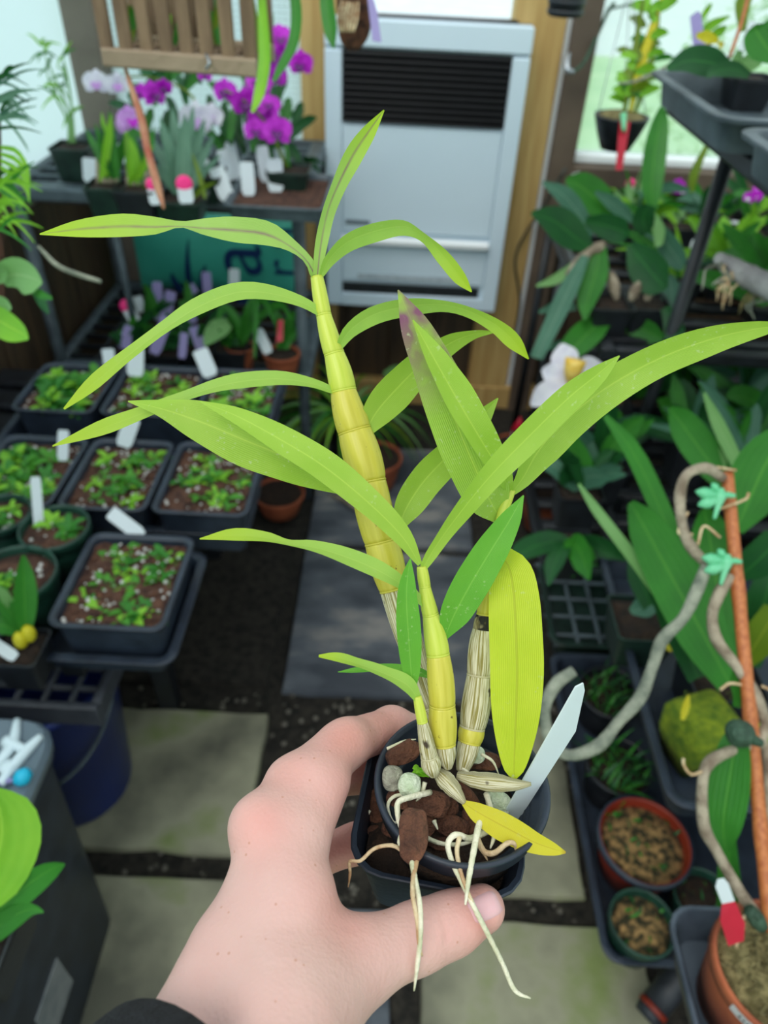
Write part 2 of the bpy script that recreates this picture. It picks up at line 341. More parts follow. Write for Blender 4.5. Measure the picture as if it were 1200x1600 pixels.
# ------------------------------------------------------------------ palette
M = dict(
 pine=mat('pine_timber', '#b08a4e', '#cfae70', .6, 3, .1, 30, stretch=(14, 14, 1), contrast=(.3, .7)),
 brown=mat('brown_stained_board', '#3a2d22', '#55432f', .6, 4, .15, 40, stretch=(10, 10, 1)),
 brownpost=mat('brown_painted_post', '#54463c', '#6a5a4c', .55, 6, .1, 40),
 greypost=mat('grey_brown_post', '#6f6559', '#847a6c', .6, 6),
 whitepaint=mat('white_enamel', '#d2e4f1', '#d8e9f5', .3, 3),
 whitebar=mat('white_bar', '#f4f8fa', None, .3),
 blackplas=mat('black_plastic', '#15181c', '#1f2329', .42, 30, .05, 200),
 grilleblack=mat('grille_black', '#06070a', '#0b0c10', .5, 30, spec=.25),
 bluegrey=mat('blue_black_plastic', '#1c2430', '#2a3442', .45, 25, .06, 150),
 darkgreen=mat('dark_green_plastic', '#12241f', '#1c352c', .4, 30),
 potgreen=mat('green_pot_plastic', '#16352b', '#20483a', .4, 25),
 greyplas=mat('grey_plastic_staging', '#3c474d', '#56636a', .5, 20, .05, 100),
 crate=mat('grey_plastic_crate', '#353840', '#4b4f58', .5, 20),
 terracotta=mat('terracotta', '#8a4329', '#b4613c', .8, 12, .1, 120),
 redpot=mat('red_brown_pot', '#7c2413', '#93331c', .45, 12),
 soil=mat('peat', '#1b120c', '#3a2718', .95, 60, .9, 160, contrast=(.35, .7)),
 compost=mat('bark_compost', '#3a2119', '#6a4634', .95, 70, 1., 180, contrast=(.35, .68)),
 perlite=mat('perlite', '#b6b3ac', '#e6e4df', .9, 90, .4),
 moss=mat('moss', '#557410', '#93a41c', .95, 60, 1., 260),
 tagw=mat('white_plastic_tag', '#edf5f8', None, .35, transl=.45),
 tagl=mat('lilac_plastic_tag', '#9a90c4', None, .45, transl=.2),
 tagr=mat('red_plastic_tag', '#c01030', '#d01c3a', .4, 20, transl=.2),
 pinkdot=mat('fluorescent_pink_paint', '#ff2f8a', None, .5),
 magenta=mat('magenta_petal', '#c010c8', '#dc36e4', .5, 60, transl=.35),
 magdark=mat('dark_purple_lip', '#5c0668', None, .5),
 lilacpet=mat('lilac_petal', '#cf8fe0', '#e0b4ee', .5, 60, transl=.35),
 whitepet=mat('white_petal', '#e6e2f2', '#f4f2fa', .5, 60, transl=.35),
 yellowlip=mat('yellow_lip', '#e8b93c', '#f2d070', .5, 80),
 bark=mat('bark_chip', '#351d15', '#85553c', .9, 90, .9, 300, contrast=(.3, .72)),
 stone=mat('pumice', '#8f8b7c', '#c4c4ae', .95, 160, .6, 500),
 palestone=mat('pale_algae_stone', '#b9c9a4', '#e0e6d0', .95, 160, .5, 500),
 root=mat('orchid_root', '#b9bb92', '#e6e0c6', .6, 120, .3, 600, contrast=(.3, .6)),
 rootbrown=mat('brown_root', '#b08a62', '#dccaa2', .7, 120, .3, 600),
 wire=mat('dark_wire', '#4a4d48', None, .4, metal=.6),
 steel=mat('galvanised_wire', '#a8aeb4', None, .35, metal=.8),
 oldcane=mat('old_grey_cane', '#7a6a58', '#b3a690', .8, 50, .6, 300),
 greycane=mat('grey_green_cane', '#6d7466', '#a4a794', .8, 50, .6, 300),
 bamboo=mat('orange_bamboo', '#a4582c', '#c07440', .5, 8, .1, 80, stretch=(30, 30, 2)),
 basketwood=mat('weathered_wood', '#6e5844', '#8d745a', .85, 5, .3, 60, stretch=(12, 12, 2)),
 woodend=mat('pale_wood_end', '#8f7c66', '#a4917a', .85, 8, .3, 60),
 blue=mat('navy_bucket', '#16296c', '#1d3480', .38, 8),
 teal=mat('teal_bag_film', '#3fae98', '#4bbba4', .35, 6, .3, 18),
 navy=mat('navy_print', '#10305f', None, .4),
 cyan=mat('cyan_ball', '#17b4d8', None, .4),
 whiteplas=mat('white_plastic', '#d4e4ea', None, .3),
 lid=mat('grey_lid', '#56646f', '#64737e', .3, 6),
 mint=mat('mint_clip', '#6fd7a0', '#92e6b8', .3, 30, transl=.3),
 darkclip=mat('dark_green_clip', '#26402f', '#3a5844', .6, 120, .5),
 slab=mat('grey_sandstone', '#3d434b', '#5c6269', .7, 5, .4, 22, c3='#8a8884', contrast=(.38, .56), stretch=(1, 2.2, 1)),
 slabgreen=mat('algae_sandstone', '#5e5e50', '#98977e', .85, 5, .3, 26, c3='#7d8a52', contrast=(.36, .6)),
 gravel=mat('damp_gravel', '#16140f', '#3c372e', .95, 55, 1., 150, contrast=(.35, .75)),
 pebble=mat('pebble', '#3f3b33', '#7d786c', .8, 40),
 lawn=mat('lawn', '#8cc47c', '#acd896', .95, 2.5, .2, 40),
 paleground=mat('pale_render', '#cfe0e2', '#dfeaea', .9, 2),
 sleeve=mat('charcoal_fleece', '#141519', '#23252a', .95, 220, .8, 900),
 nail=mat('fingernail', '#dba9ac', '#e4b9ba', .25, 40, sss=.2),
 tube=mat('black_rubber', '#23272d', '#30353c', .5, 30),
 sphag=mat('dry_sphagnum', '#6a6138', '#a89a68', .95, 90, 1., 300),
)
GL = dict(
 bright=leafmat('leaf_bright', '#a9cd4c', '#c6e05c', '#9ac43c', spots=.45, transl=.35),
 bright2=leafmat('leaf_fresh', '#9fcb55', '#bcdc68', '#add45a', spots=.1, transl=.35, tip=('#b4d02a', .55)),
 yel=leafmat('leaf_lime', '#b4d02c', '#cce04a', '#a0c62e', spots=.4, tip=('#c0cc20', .35)),
 yelhang=leafmat('leaf_yellowing', '#c2d828', '#aeb42c', '#d2e238', spots=.5, transl=.35),
 gold=leafmat('leaf_gold', '#d8cc22', '#c0a81c', '#e2da3a', spots=.15, tip=('#b99a2c', .93)),
 purp=leafmat('leaf_purple_rib', '#a2cc5c', '#b4b07c', '#acd464', spots=.05, purple='#86486e', ppos='mid', tip=('#b2d420', .5)),
 purptip=leafmat('leaf_purple_tip', '#a9cd52', '#c6e05c', '#9ac444', spots=.6, purple='#8f5874', ppos='tip', transl=.35),
 deep=leafmat('leaf_deep', '#68b02e', '#8cc84c', '#58a42a', spots=.55),
 dark=leafmat('leaf_dark', '#23602c', '#3f8a3c', '#1c4f2a', nveins=8),
 mid=leafmat('leaf_mid', '#3a8a2c', '#62aa3c', '#2e7426', nveins=8),
 blue=leafmat('leaf_bluegreen', '#4f8068', '#86ab90', '#3f7058', nveins=8),
 lime=leafmat('leaf_soft_lime', '#8cc832', '#b4e04c', '#74b82c', nveins=6),
 pale=leafmat('leaf_pale', '#86b870', '#a8cc90', '#78ac64', nveins=8),
 seed=leafmat('leaf_seedling', '#4f9a2a', '#78b838', '#3c8424', nveins=4),
 agave=leafmat('leaf_agave', '#6f9a80', '#9cbca0', '#5c8870', nveins=6),
 olive=leafmat('leaf_olive', '#6f8a1c', '#a4b034', '#5c7a18', nveins=8),
)
def glass_mat(name, c, diff, transp):
    m = bpy.data.materials.new(name); m.use_nodes = True; N = m.node_tree.nodes; L = m.node_tree.links
    N.remove(N['Principled BSDF'])
    t = N.new('ShaderNodeBsdfTranslucent'); t.inputs[0].default_value = lin(c)
    d = N.new('ShaderNodeBsdfDiffuse'); d.inputs[0].default_value = lin(c)
    tr = N.new('ShaderNodeBsdfTransparent'); tr.inputs[0].default_value = (.95, .97, .97, 1)
    a = N.new('ShaderNodeMixShader'); a.inputs[0].default_value = diff; L.new(t.outputs[0], a.inputs[1]); L.new(d.outputs[0], a.inputs[2])
    b = N.new('ShaderNodeMixShader'); b.inputs[0].default_value = transp; L.new(a.outputs[0], b.inputs[1]); L.new(tr.outputs[0], b.inputs[2])
    L.new(b.outputs[0], N['Material Output'].inputs[0]); return m
M['frost'] = glass_mat('frosted_polycarbonate', '#eff6ff', .12, .03)
M['clear'] = glass_mat('hazy_glazing', '#eef8f4', .1, .72)
# ------------------------------------------------------------------ structure
def struct(name, geo, m, smooth='auto', parent=None):
    o = mk(name, geo, m, parent, smooth)
    if parent is None: o['kind'] = 'structure'
    return o
YW = 2.44; XL = -.97; XR = 1.25
def plane(x0, x1, y0, y1, z, n=1):
    xs = np.linspace(x0, x1, n+1); ys = np.linspace(y0, y1, n+1)
    V = [(x, y, z) for y in ys for x in xs]; k = n+1
    return np.array(V), [[j*k+i, j*k+i+1, (j+1)*k+i+1, (j+1)*k+i] for j in range(n) for i in range(n)]
floor = struct('floor', box((XL-.02, -1.2, -.08), (XR+.02, YW+.06, -.018), .002), M['gravel'])
def slab(x0, x1, y0, y1, m, s):
    g = np.random.default_rng(s); n = 7
    P = []
    for (a, b) in (((x0, y0), (x1, y0)), ((x1, y0), (x1, y1)), ((x1, y1), (x0, y1)), ((x0, y1), (x0, y0))):
        for i in range(n):
            t = i/n; P.append((a[0]+(b[0]-a[0])*t+g.normal()*.002, a[1]+(b[1]-a[1])*t+g.normal()*.002))
    P = np.array(P); c = P.mean(0); V = []
    for z, s_ in ((-.05, 1), (-.008, 1), (-.001, .985), (0, .95)): V += [(*(c+(p-c)*s_), z) for p in P]
    k = len(P); Fs = [[r*k+i, r*k+(i+1) % k, (r+1)*k+(i+1) % k, (r+1)*k+i] for r in range(3) for i in range(k)]+[list(range(3*k, 4*k))]
    mk('paving_slab', (np.array(V), Fs), m, floor, 'auto')
slab(-.225, .27, 1.045, 1.55, M['slab'], 1); slab(-.225, .27, 1.58, 2.08, M['slab'], 2); slab(-.74, -.26, 1.06, 1.55, M['gravel'], 12)
slab(-.66, -.245, .652, .978, M['slabgreen'], 3); slab(.02, .43, .60, .985, M['slabgreen'], 4)
slab(-.66, -.19, .1, .605, M['slabgreen'], 5); slab(-.155, .055, .1, .565, M['slab'], 6); slab(.105, .52, .05, .555, M['slabgreen'], 7)
g_ = [blob((random.uniform(-.6, .5), random.uniform(.3, 1.05), -.016), np.array([1, 1, .6])*random.uniform(.002, .007), 1, .45, i) for i in range(700)]
mk('gravel_pieces', join(*g_), M['pebble'], floor, True, kind='stuff')
# outside
mk('lawn', plane(-16, 16, -6, 12, -.06), M['lawn'], kind='structure', smooth=False)
mk('patio', plane(-16, 16, 12, 30, -.055), M['paleground'], kind='structure', smooth=False)
# back wall
wb = struct('wall_back', box((XL, YW+.03, -.05), (XR, YW+.055, .84)), M['brown'])
for i in range(14):
    x0 = XL+.01+i*.158
    mk('board', box((x0, YW+.012, -.03), (x0+.15, YW+.03, .84), .004), M['brown'], wb, 'auto')
def post(name, x0, x1, y0, y1, z0, z1, m): return struct(name, box((x0, y0, z0), (x1, y1, z1), .004), m)
post('trim_1', -.305, -.20, YW-.03, YW+.06, -.03, 2.1, M['pine'])
post('trim_2', .29, .435, YW-.035, YW+.06, -.03, 2.1, M['pine'])
post('trim_3', .435, .452, YW-.02, YW+.06, .0, 2.1, M['whitebar'])
post('trim_4', .452, .525, YW-.05, YW+.06, -.03, 2.1, M['brownpost'])
post('trim_5', XL, XR, YW-.04, YW+.01, -.018, .075, M['pine'])
post('trim_6', .525, XR, YW-.05, YW+.06, .80, .86, M['brownpost'])
post('trim_7', XL, -.305, YW-.02, YW+.06, .80, .86, M['brownpost'])
post('trim_8', .525, XR, YW-.01, YW+.05, .86, .885, M['whitebar'])
post('trim_9', -.965, -.875, YW-.05, YW+.06, .0, 2.1, M['greypost'])
w1 = struct('window_1', box((-.88, YW+.03, .86), (-.3, YW+.036, 2.1), .001), M['frost'])
net = []
for i in range(38): net.append(bar((-.875+i*.0154, YW+.022, .86), (-.875+i*.0154, YW+.022, 1.6), .0014))
for i in range(48): net.append(bar((-.88, YW+.022, .865+i*.0154), (-.3, YW+.022, .865+i*.0154), .0014))
mk('shade_netting', join(*net), M['steel'], w1, False, kind='stuff')
w2 = struct('window_2', box((.52, YW+.02, .885), (XR, YW+.026, 2.1), .001), M['clear'])
# left wall
wl = struct('wall_left', box((XL-.05, -1.2, -.05), (XL-.02, YW+.06, .80)), M['brown'])
for i in range(18):
    y0 = -.45+i*.16
    mk('board', box((XL-.02, y0, -.03), (XL-.004, y0+.152, .80), .004), M['brown'], wl, 'auto')
post('trim_10', XL-.06, XL, -1.2, YW+.06, .80, .85, M['greypost'])
struct('window_3', box((XL-.03, -1.2, .85), (XL-.022, YW+.06, 2.1), .001), M['frost'])
# right wall
wr = struct('wall_right', box((XR+.02, -1.2, -.05), (XR+.05, YW+.06, .84)), M['brown'])
for i in range(18):
    y0 = -.45+i*.16
    mk('board', box((XR+.004, y0, -.03), (XR+.02, y0+.152, .84), .004), M['brown'], wr, 'auto')
struct('window_4', box((XR+.022, -1.2, .84), (XR+.03, YW+.06, 2.1), .001), M['clear'])
# ------------------------------------------------------------------ heater
HX0, HX1, HY, HZ0, HZ1 = -.225, .335, 2.30, .415, 1.222
ht = thing('gas_heater', 'white wall-mounted greenhouse heater with black grille, between the two pine posts', 'heater', (.055, 2.36, .415))
YB = YW-.036
mk('body', join(box((HX0, HY+.012, HZ0), (HX1, YB, HZ1-.012), .01), box((HX0, HY, HZ0), (HX0+.048, HY+.014, HZ1-.075), .005), box((HX1-.048, HY, HZ0), (HX1, HY+.014, HZ1-.075), .005),
   box((HX0+.048, HY, HZ0), (HX1-.048, HY+.014, HZ0+.045), .004), box((HX0, HY, HZ1-.075), (HX1, HY+.02, HZ1), .01)), M['whitepaint'], ht, 'auto')
mk('door_panel', box((HX0+.05, HY+.002, HZ0+.245), (HX1-.05, HY+.02, .965), .004), M['whitepaint'], ht, 'auto')
mk('lower_panel', box((HX0+.05, HY+.004, HZ0+.085), (HX1-.05, HY+.02, HZ0+.205), .004), M['whitepaint'], ht, 'auto')
mk('handle', bar((HX0+.05, HY-.006, HZ0+.222), (HX1-.05, HY-.006, HZ0+.222), .024, .026, .3), M['whitebar'], ht, 'auto')
gr = mk('grille', box((HX0+.049, HY+.008, .968), (HX1-.049, HY+.018, 1.146), .002), M['grilleblack'], ht, 'auto')
for i in range(11):
    z = .975+i*.0165
    V, Fs = box((HX0+.052, HY-.004, -.004), (HX1-.052, HY+.014, .004), .002)
    V = V.copy(); dz = (V[:, 1]-HY)*.5; V[:, 2] += z+dz; mk('slat', (V, Fs), M['grilleblack'], gr, 'auto')
mk('bottom_slot', box((HX0+.05, HY+.006, HZ0+.046), (HX1-.06, HY+.016, HZ0+.078), .002), M['blackplas'], ht, 'auto')
mk('top_vent', box((HX0+.04, HY+.026, HZ1-.014), (HX1-.04, YB-.012, HZ1+.0015), .001), M['blackplas'], ht, 'auto', label='black vent slot in the top')
mk('badge', box((HX0+.06, HY-.001, HZ0+.268), (HX0+.135, HY+.004, HZ0+.282), .001), mat('grey_badge', '#7d8a93', '#56626b', .4, 130), ht, 'auto', label='small grey badge')
mk('rating_print', box((HX0+.1, HY+.0025, HZ0+.095), (HX1-.12, HY+.0055, HZ0+.112), .0005), mat('grey_print', '#9aa8b2', '#c2ced6', .5, 160, contrast=(.45, .55)), ht, 'auto', label='faint grey line of print')

# roof rails (above the picture) that carry the hanging plants
RAILS = {}
def rail(y):
    k = round(y, 1)
    if k not in RAILS: RAILS[k] = post('trim_%d' % (11+len(RAILS)), XL-.05, XR+.05, k-.012, k+.012, 2.1, 2.13, M['greypost'])
def hang(t, *pts):
    for p in pts:
        rail(p[1]); k = round(p[1], 1); mk('hanger_wire', tube([p, (p[0], k, 2.1)], .0012, 2, 5), M['steel'], t)
# shrub in the garden beyond the right window
sh = thing('garden_shrub', 'bright lime shrub outside, beyond the right window', 'shrub', (1.9, 3.9, -.06))
mk('trunk', tube([(1.9, 3.9, -.06), (1.92, 3.88, .5), (1.85, 3.9, 1.0)], [.04, .03, .015], 8, 8), M['oldcane'], sh)
gs = []
for i in range(900):
    a_ = random.uniform(0, 6.28); e_ = random.uniform(-.6, 1.5); q = random.random()**.4; c_ = np.array([1.9+.75*q*math.cos(a_)*math.cos(e_), 3.9+.6*q*math.sin(a_)*math.cos(e_), .72+.62*q*math.sin(e_)])
    gs.append(bend(c_, (random.uniform(-1, 1), random.uniform(-1, 1), random.uniform(-.2, 1)), random.uniform(.06, .12), random.uniform(.012, .022), .8, prof='oval', n=4, m=3))
mk('foliage', join(*gs), GL['lime'], sh, True, kind='stuff')
# ------------------------------------------------------------------ pots in the hand
def tagq(px, m, th=.0006, **kw):
    """plastic label from its outline (px, py, depth)"""
    P = np.array([dp(*q) for q in px]); n = nrm(np.cross(P[1]-P[0], P[2]-P[0])); k = len(P)
    return np.vstack([P-n*th/2, P+n*th/2]), [list(range(k-1, -1, -1)), list(range(k, 2*k))]+[[i, (i+1) % k, k+(i+1) % k, k+i] for i in range(k)]

PC = dp(722, 1222, .287); PAX = nrm([0, math.sin(math.radians(5)), math.cos(math.radians(5))])
rp = thing('round_nursery_pot', 'small round black plastic pot holding the orchid, nested in a square pot', 'pot', PC-PAX*.052)
mk('pot_body', lathe([(.021, -.052), (.0265, -.013), (.0275, -.012), (.033, -.0105), (.0338, -.004), (.0350, -.0012), (.0348, 0), (.0335, .0004), (.0322, -.0012), (.0312, -.006), (.029, -.0075), (.0275, -.02), (.0205, -.049)], PC, PAX, 64), M['bluegrey'], rp, True)
mk('soil', lathe([(.0001, -.0195), (.012, -.0185), (.022, -.019), (.0278, -.0215), (.0278, -.03), (.0001, -.03)], PC, PAX, 32), M['soil'], rp)
SC = PC+np.array([-.0065, -.001, -.0145]); SR = math.radians(-8)
sp = thing('square_nursery_pot', 'black square plastic pot with bark under the round pot, gripped by the thumb', 'pot', SC-np.array([0, 0, .05]))
mk('pot_body', rloft([(.024, .024, .007, -.05), (.0318, .0318, .013, -.004), (.0335, .0335, .014, -.004), (.034, .034, .014, -.0005), (.0335, .0335, .014, 0), (.0318, .0318, .013, -.0008), (.0306, .0306, .012, -.005), (.023, .023, .006, -.047)], SC, SR), M['bluegrey'], sp, 'auto')
mk('soil', rloft([(.028, .028, .01, -.016), (.028, .028, .01, -.0145), (.020, .02, .01, -.013)], SC, SR), M['soil'], sp)
mk('label_strip', tagq([(784, 1334, .292), (778, 1352, .290), (768, 1388, .2905), (773, 1389, .291), (783, 1360, .292)], None), M['tagw'], sp, False, label='white label edge')
def chip(px, py, d, wx, wy, ang, name='bark_chunk', m='bark', rough=.3, seed=0, label='', th=.5, group=None):
    """chip lying in the plane facing up, sized from its outline in px"""
    p = dp(px, py, d); s = d/FP/2; up = nrm(C-p); a = math.radians(ang)
    e1 = nrm(math.cos(a)*R+math.sin(a)*D); e2 = np.cross(up, e1)
    V, Fs = blob((0, 0, 0), (wx*s, wy*s, min(wx, wy)*s*th), 3, rough, seed)
    V = V[:, :1]*e1+V[:, 1:2]*e2+V[:, 2:3]*up+p
    mk(name, (V, Fs), M[m], None, True if m != 'bark' else 'auto', label, 'bark' if name == 'bark_chunk' else 'stone', group)
GB = 'bark chunks in the round pot'
for i, (x, y, d, wx, wy, an, lb) in enumerate((
 (645, 1305, .262, 46, 76, 0, 'largest brown bark chunk hanging over the front rim, gripped by roots'),
 (672, 1255, .283, 66, 40, 8, 'wide flat bark chunk in the middle of the round pot'),
 (624, 1250, .285, 40, 28, 15, 'small reddish bark chunk beside the arching white root'),
 (664, 1290, .282, 34, 38, 40, 'reddish bark chunk just right of the hanging chunk'),
 (705, 1292, .286, 56, 36, 15, 'dark bark chunk at the front centre of the round pot'),
 (728, 1245, .283, 60, 28, 45, 'bark chunk under the dried flat stub'),
 (630, 1178, .296, 58, 32, -28, 'tan-topped bark chunk at the back left of the round pot'),
 (755, 1190, .299, 56, 28, 5, 'dark bark chunk at the back right of the round pot'),
 (702, 1262, .288, 30, 30, 60, 'small bark chunk below the dead stub'),
 (690, 1318, .284, 38, 20, 0, 'bark sliver against the front rim'),
 (735, 1282, .289, 30, 44, 0, 'upright bark chunk right of centre near the front'),
 (610, 1296, .290, 30, 24, 20, 'bark chunk tucked inside the front left rim'))):
    chip(x, y, d, wx, wy, an, seed=20+i, label=lb, group=GB, rough=.28)
GS = 'bark chunks in the square pot'
for i, (x, y, d, wx, wy, an, lb) in enumerate((
 (592, 1262, .306, 34, 56, -8, 'bark slab against the left wall of the square pot'), (597, 1304, .301, 50, 26, 18, 'bark slab at the left front of the square pot'), (585, 1235, .312, 24, 30, 0, 'bark piece at the back left of the square pot'))):
    chip(x, y, d, wx, wy, an, seed=60+i, label=lb, group=GS, rough=.22)
chip(614, 1217, .287, 32, 38, 0, 'pumice_stone', 'stone', .16, 3, 'rough grey pumice stone at the left of the round pot', .8)
chip(640, 1226, .279, 36, 38, 10, 'pale_stone', 'palestone', .12, 4, 'smooth pale green-white stone beside the small cane', .8)
chip(740, 1180, .296, 34, 28, 0, 'pale_stone', 'palestone', .2, 5, 'white mineral lump behind the right cane', .7)
chip(780, 1255, .290, 44, 34, 30, 'mossy_stone', 'palestone', .2, 6, 'green-tinged stone under the flat dried stub', .6)
# moss tuft
mt = []
for i in range(16):
    p = dp(662+random.uniform(-9, 9), 1207+random.uniform(-6, 6), .281); mt.append(bend(p, (random.uniform(-1, 1), random.uniform(-1, .3), 1.2), .004, .0016, .8, prof='oval', n=5))
mk('moss_tuft', join(*mt), GL['lime'], None, True, 'tiny bright green moss tuft beside the small cane', 'moss')
# ------------------------------------------------------------------ the orchid
orch = thing('orchid_plant', 'lime-green dendrobium orchid with three main canes and arching leaves, held in the hand', 'orchid', dp(700, 1205, .29))
cane_y = canemat('cane_yellow', '#b4ab2a', '#cfc650', 12, .5, .3, .7, spot=('#6e5c1a', 420, .70))
cane_g = canemat('cane_green', '#b2c236', '#c8d056', 12, .5, .3, .7)
sheath = canemat('papery_sheath', '#8a7f3c', '#d6d0b0', 44, 1.2, .40, .58, .6, spot=('#3a2c18', 130, .68), bump=.7)
sheath_dk = canemat('blackened_sheath', '#6f6238', '#b3a878', 40, 1., .4, .6, .75, spot=('#17120b', 140, .42))
def cane(pts, cuts, mats, seg=18):
    """cane as internodes: pts (px, py, d, width); cuts = node positions 0..1; each internode swells a little"""
    P = np.array([[*dp(x, y, d), w*d/FP/2] for x, y, d, w in pts]); n = 90
    Q = spline(P, n); t = np.linspace(0, 1, n); edges = [0]+list(cuts)+[1]
    for k in range(len(edges)-1):
        a, b = edges[k], edges[k+1]; tt = np.linspace(a, b, 12); q = np.array([[np.interp(s, t, Q[:, j]) for j in range(4)] for s in tt])
        u = (tt-a)/(b-a); q[:, 3] *= .93+.12*np.sin(np.pi*(u*.85+.1))
        q[0, 3] *= .97
        o = mk('internode', tube(q[:, :3], q[:, 3], 16, seg), mats[min(k, len(mats)-1)], orch)
        if k:
            p0, r0 = q[0, :3], q[0, 3]; ax = nrm(q[1, :3]-q[0, :3])
            mk('node_ring', lathe([(r0*.9, -.0006), (r0*1.035, -.0004), (r0*1.05, .0002), (r0*.9, .0006)], p0, ax, 18), mats[min(k, len(mats)-1)], o)
cane([(703, 1190, .294, 16), (690, 1150, .296, 20), (662, 1070, .299, 30), (632, 975, .301, 42), (618, 930, .302, 46), (602, 870, .302, 54), (585, 800, .302, 57), (572, 735, .302, 58), (556, 680, .302, 56), (541, 630, .301, 46), (530, 580, .300, 38), (517, 535, .299, 31), (505, 488, .298, 25), (495, 432, .297, 21)],
     [.115, .335, .43, .545, .655, .745, .83, .92], [sheath, sheath, cane_y, cane_y, cane_y, cane_y, cane_g, cane_g, cane_g])
cane([(700, 1200, .281, 14), (697, 1178, .280, 30), (692, 1130, .280, 42), (690, 1080, .279, 41), (684, 1020, .279, 38), (676, 975, .279, 30), (666, 930, .278, 21), (659, 885, .277, 17)],
     [.15, .34, .56, .76, .9], [sheath, cane_y, cane_y, cane_g, cane_g, cane_g])
cane([(722, 1205, .288, 20), (731, 1170, .289, 34), (741, 1120, .290, 43), (749, 1060, .291, 42), (753, 1000, .292, 37), (757, 965, .292, 28), (762, 925, .292, 23), (772, 865, .292, 19), (786, 800, .291, 17), (800, 765, .290, 13)],
     [.12, .17, .34, .50, .56, .75, .88], [sheath, cane_y, sheath, sheath, sheath_dk, cane_y, cane_y, cane_g])
cane([(678, 1212, .277, 14), (674, 1196, .276, 30), (668, 1170, .275, 25), (660, 1128, .274, 18), (652, 1088, .273, 14)], [.32, .72], [sheath, sheath, cane_g])
def deadstub(pts, seed):
    P = [dp(x, y, d) for x, y, d, w in pts]; rr = [w*d/FP/2 for x, y, d, w in pts]
    mk('dried_stub', tube(P, rr, 16, 10, wob=.12), sheath, orch, label='shrivelled papery old stub')
deadstub([(683, 1206, .281, 16), (695, 1218, .279, 28), (710, 1235, .277, 24), (726, 1255, .275, 8)], 1)
deadstub([(715, 1212, .283, 14), (745, 1219, .280, 26), (775, 1223, .278, 28), (805, 1226, .277, 18), (830, 1225, .276, 6)], 2)
d1 = .29
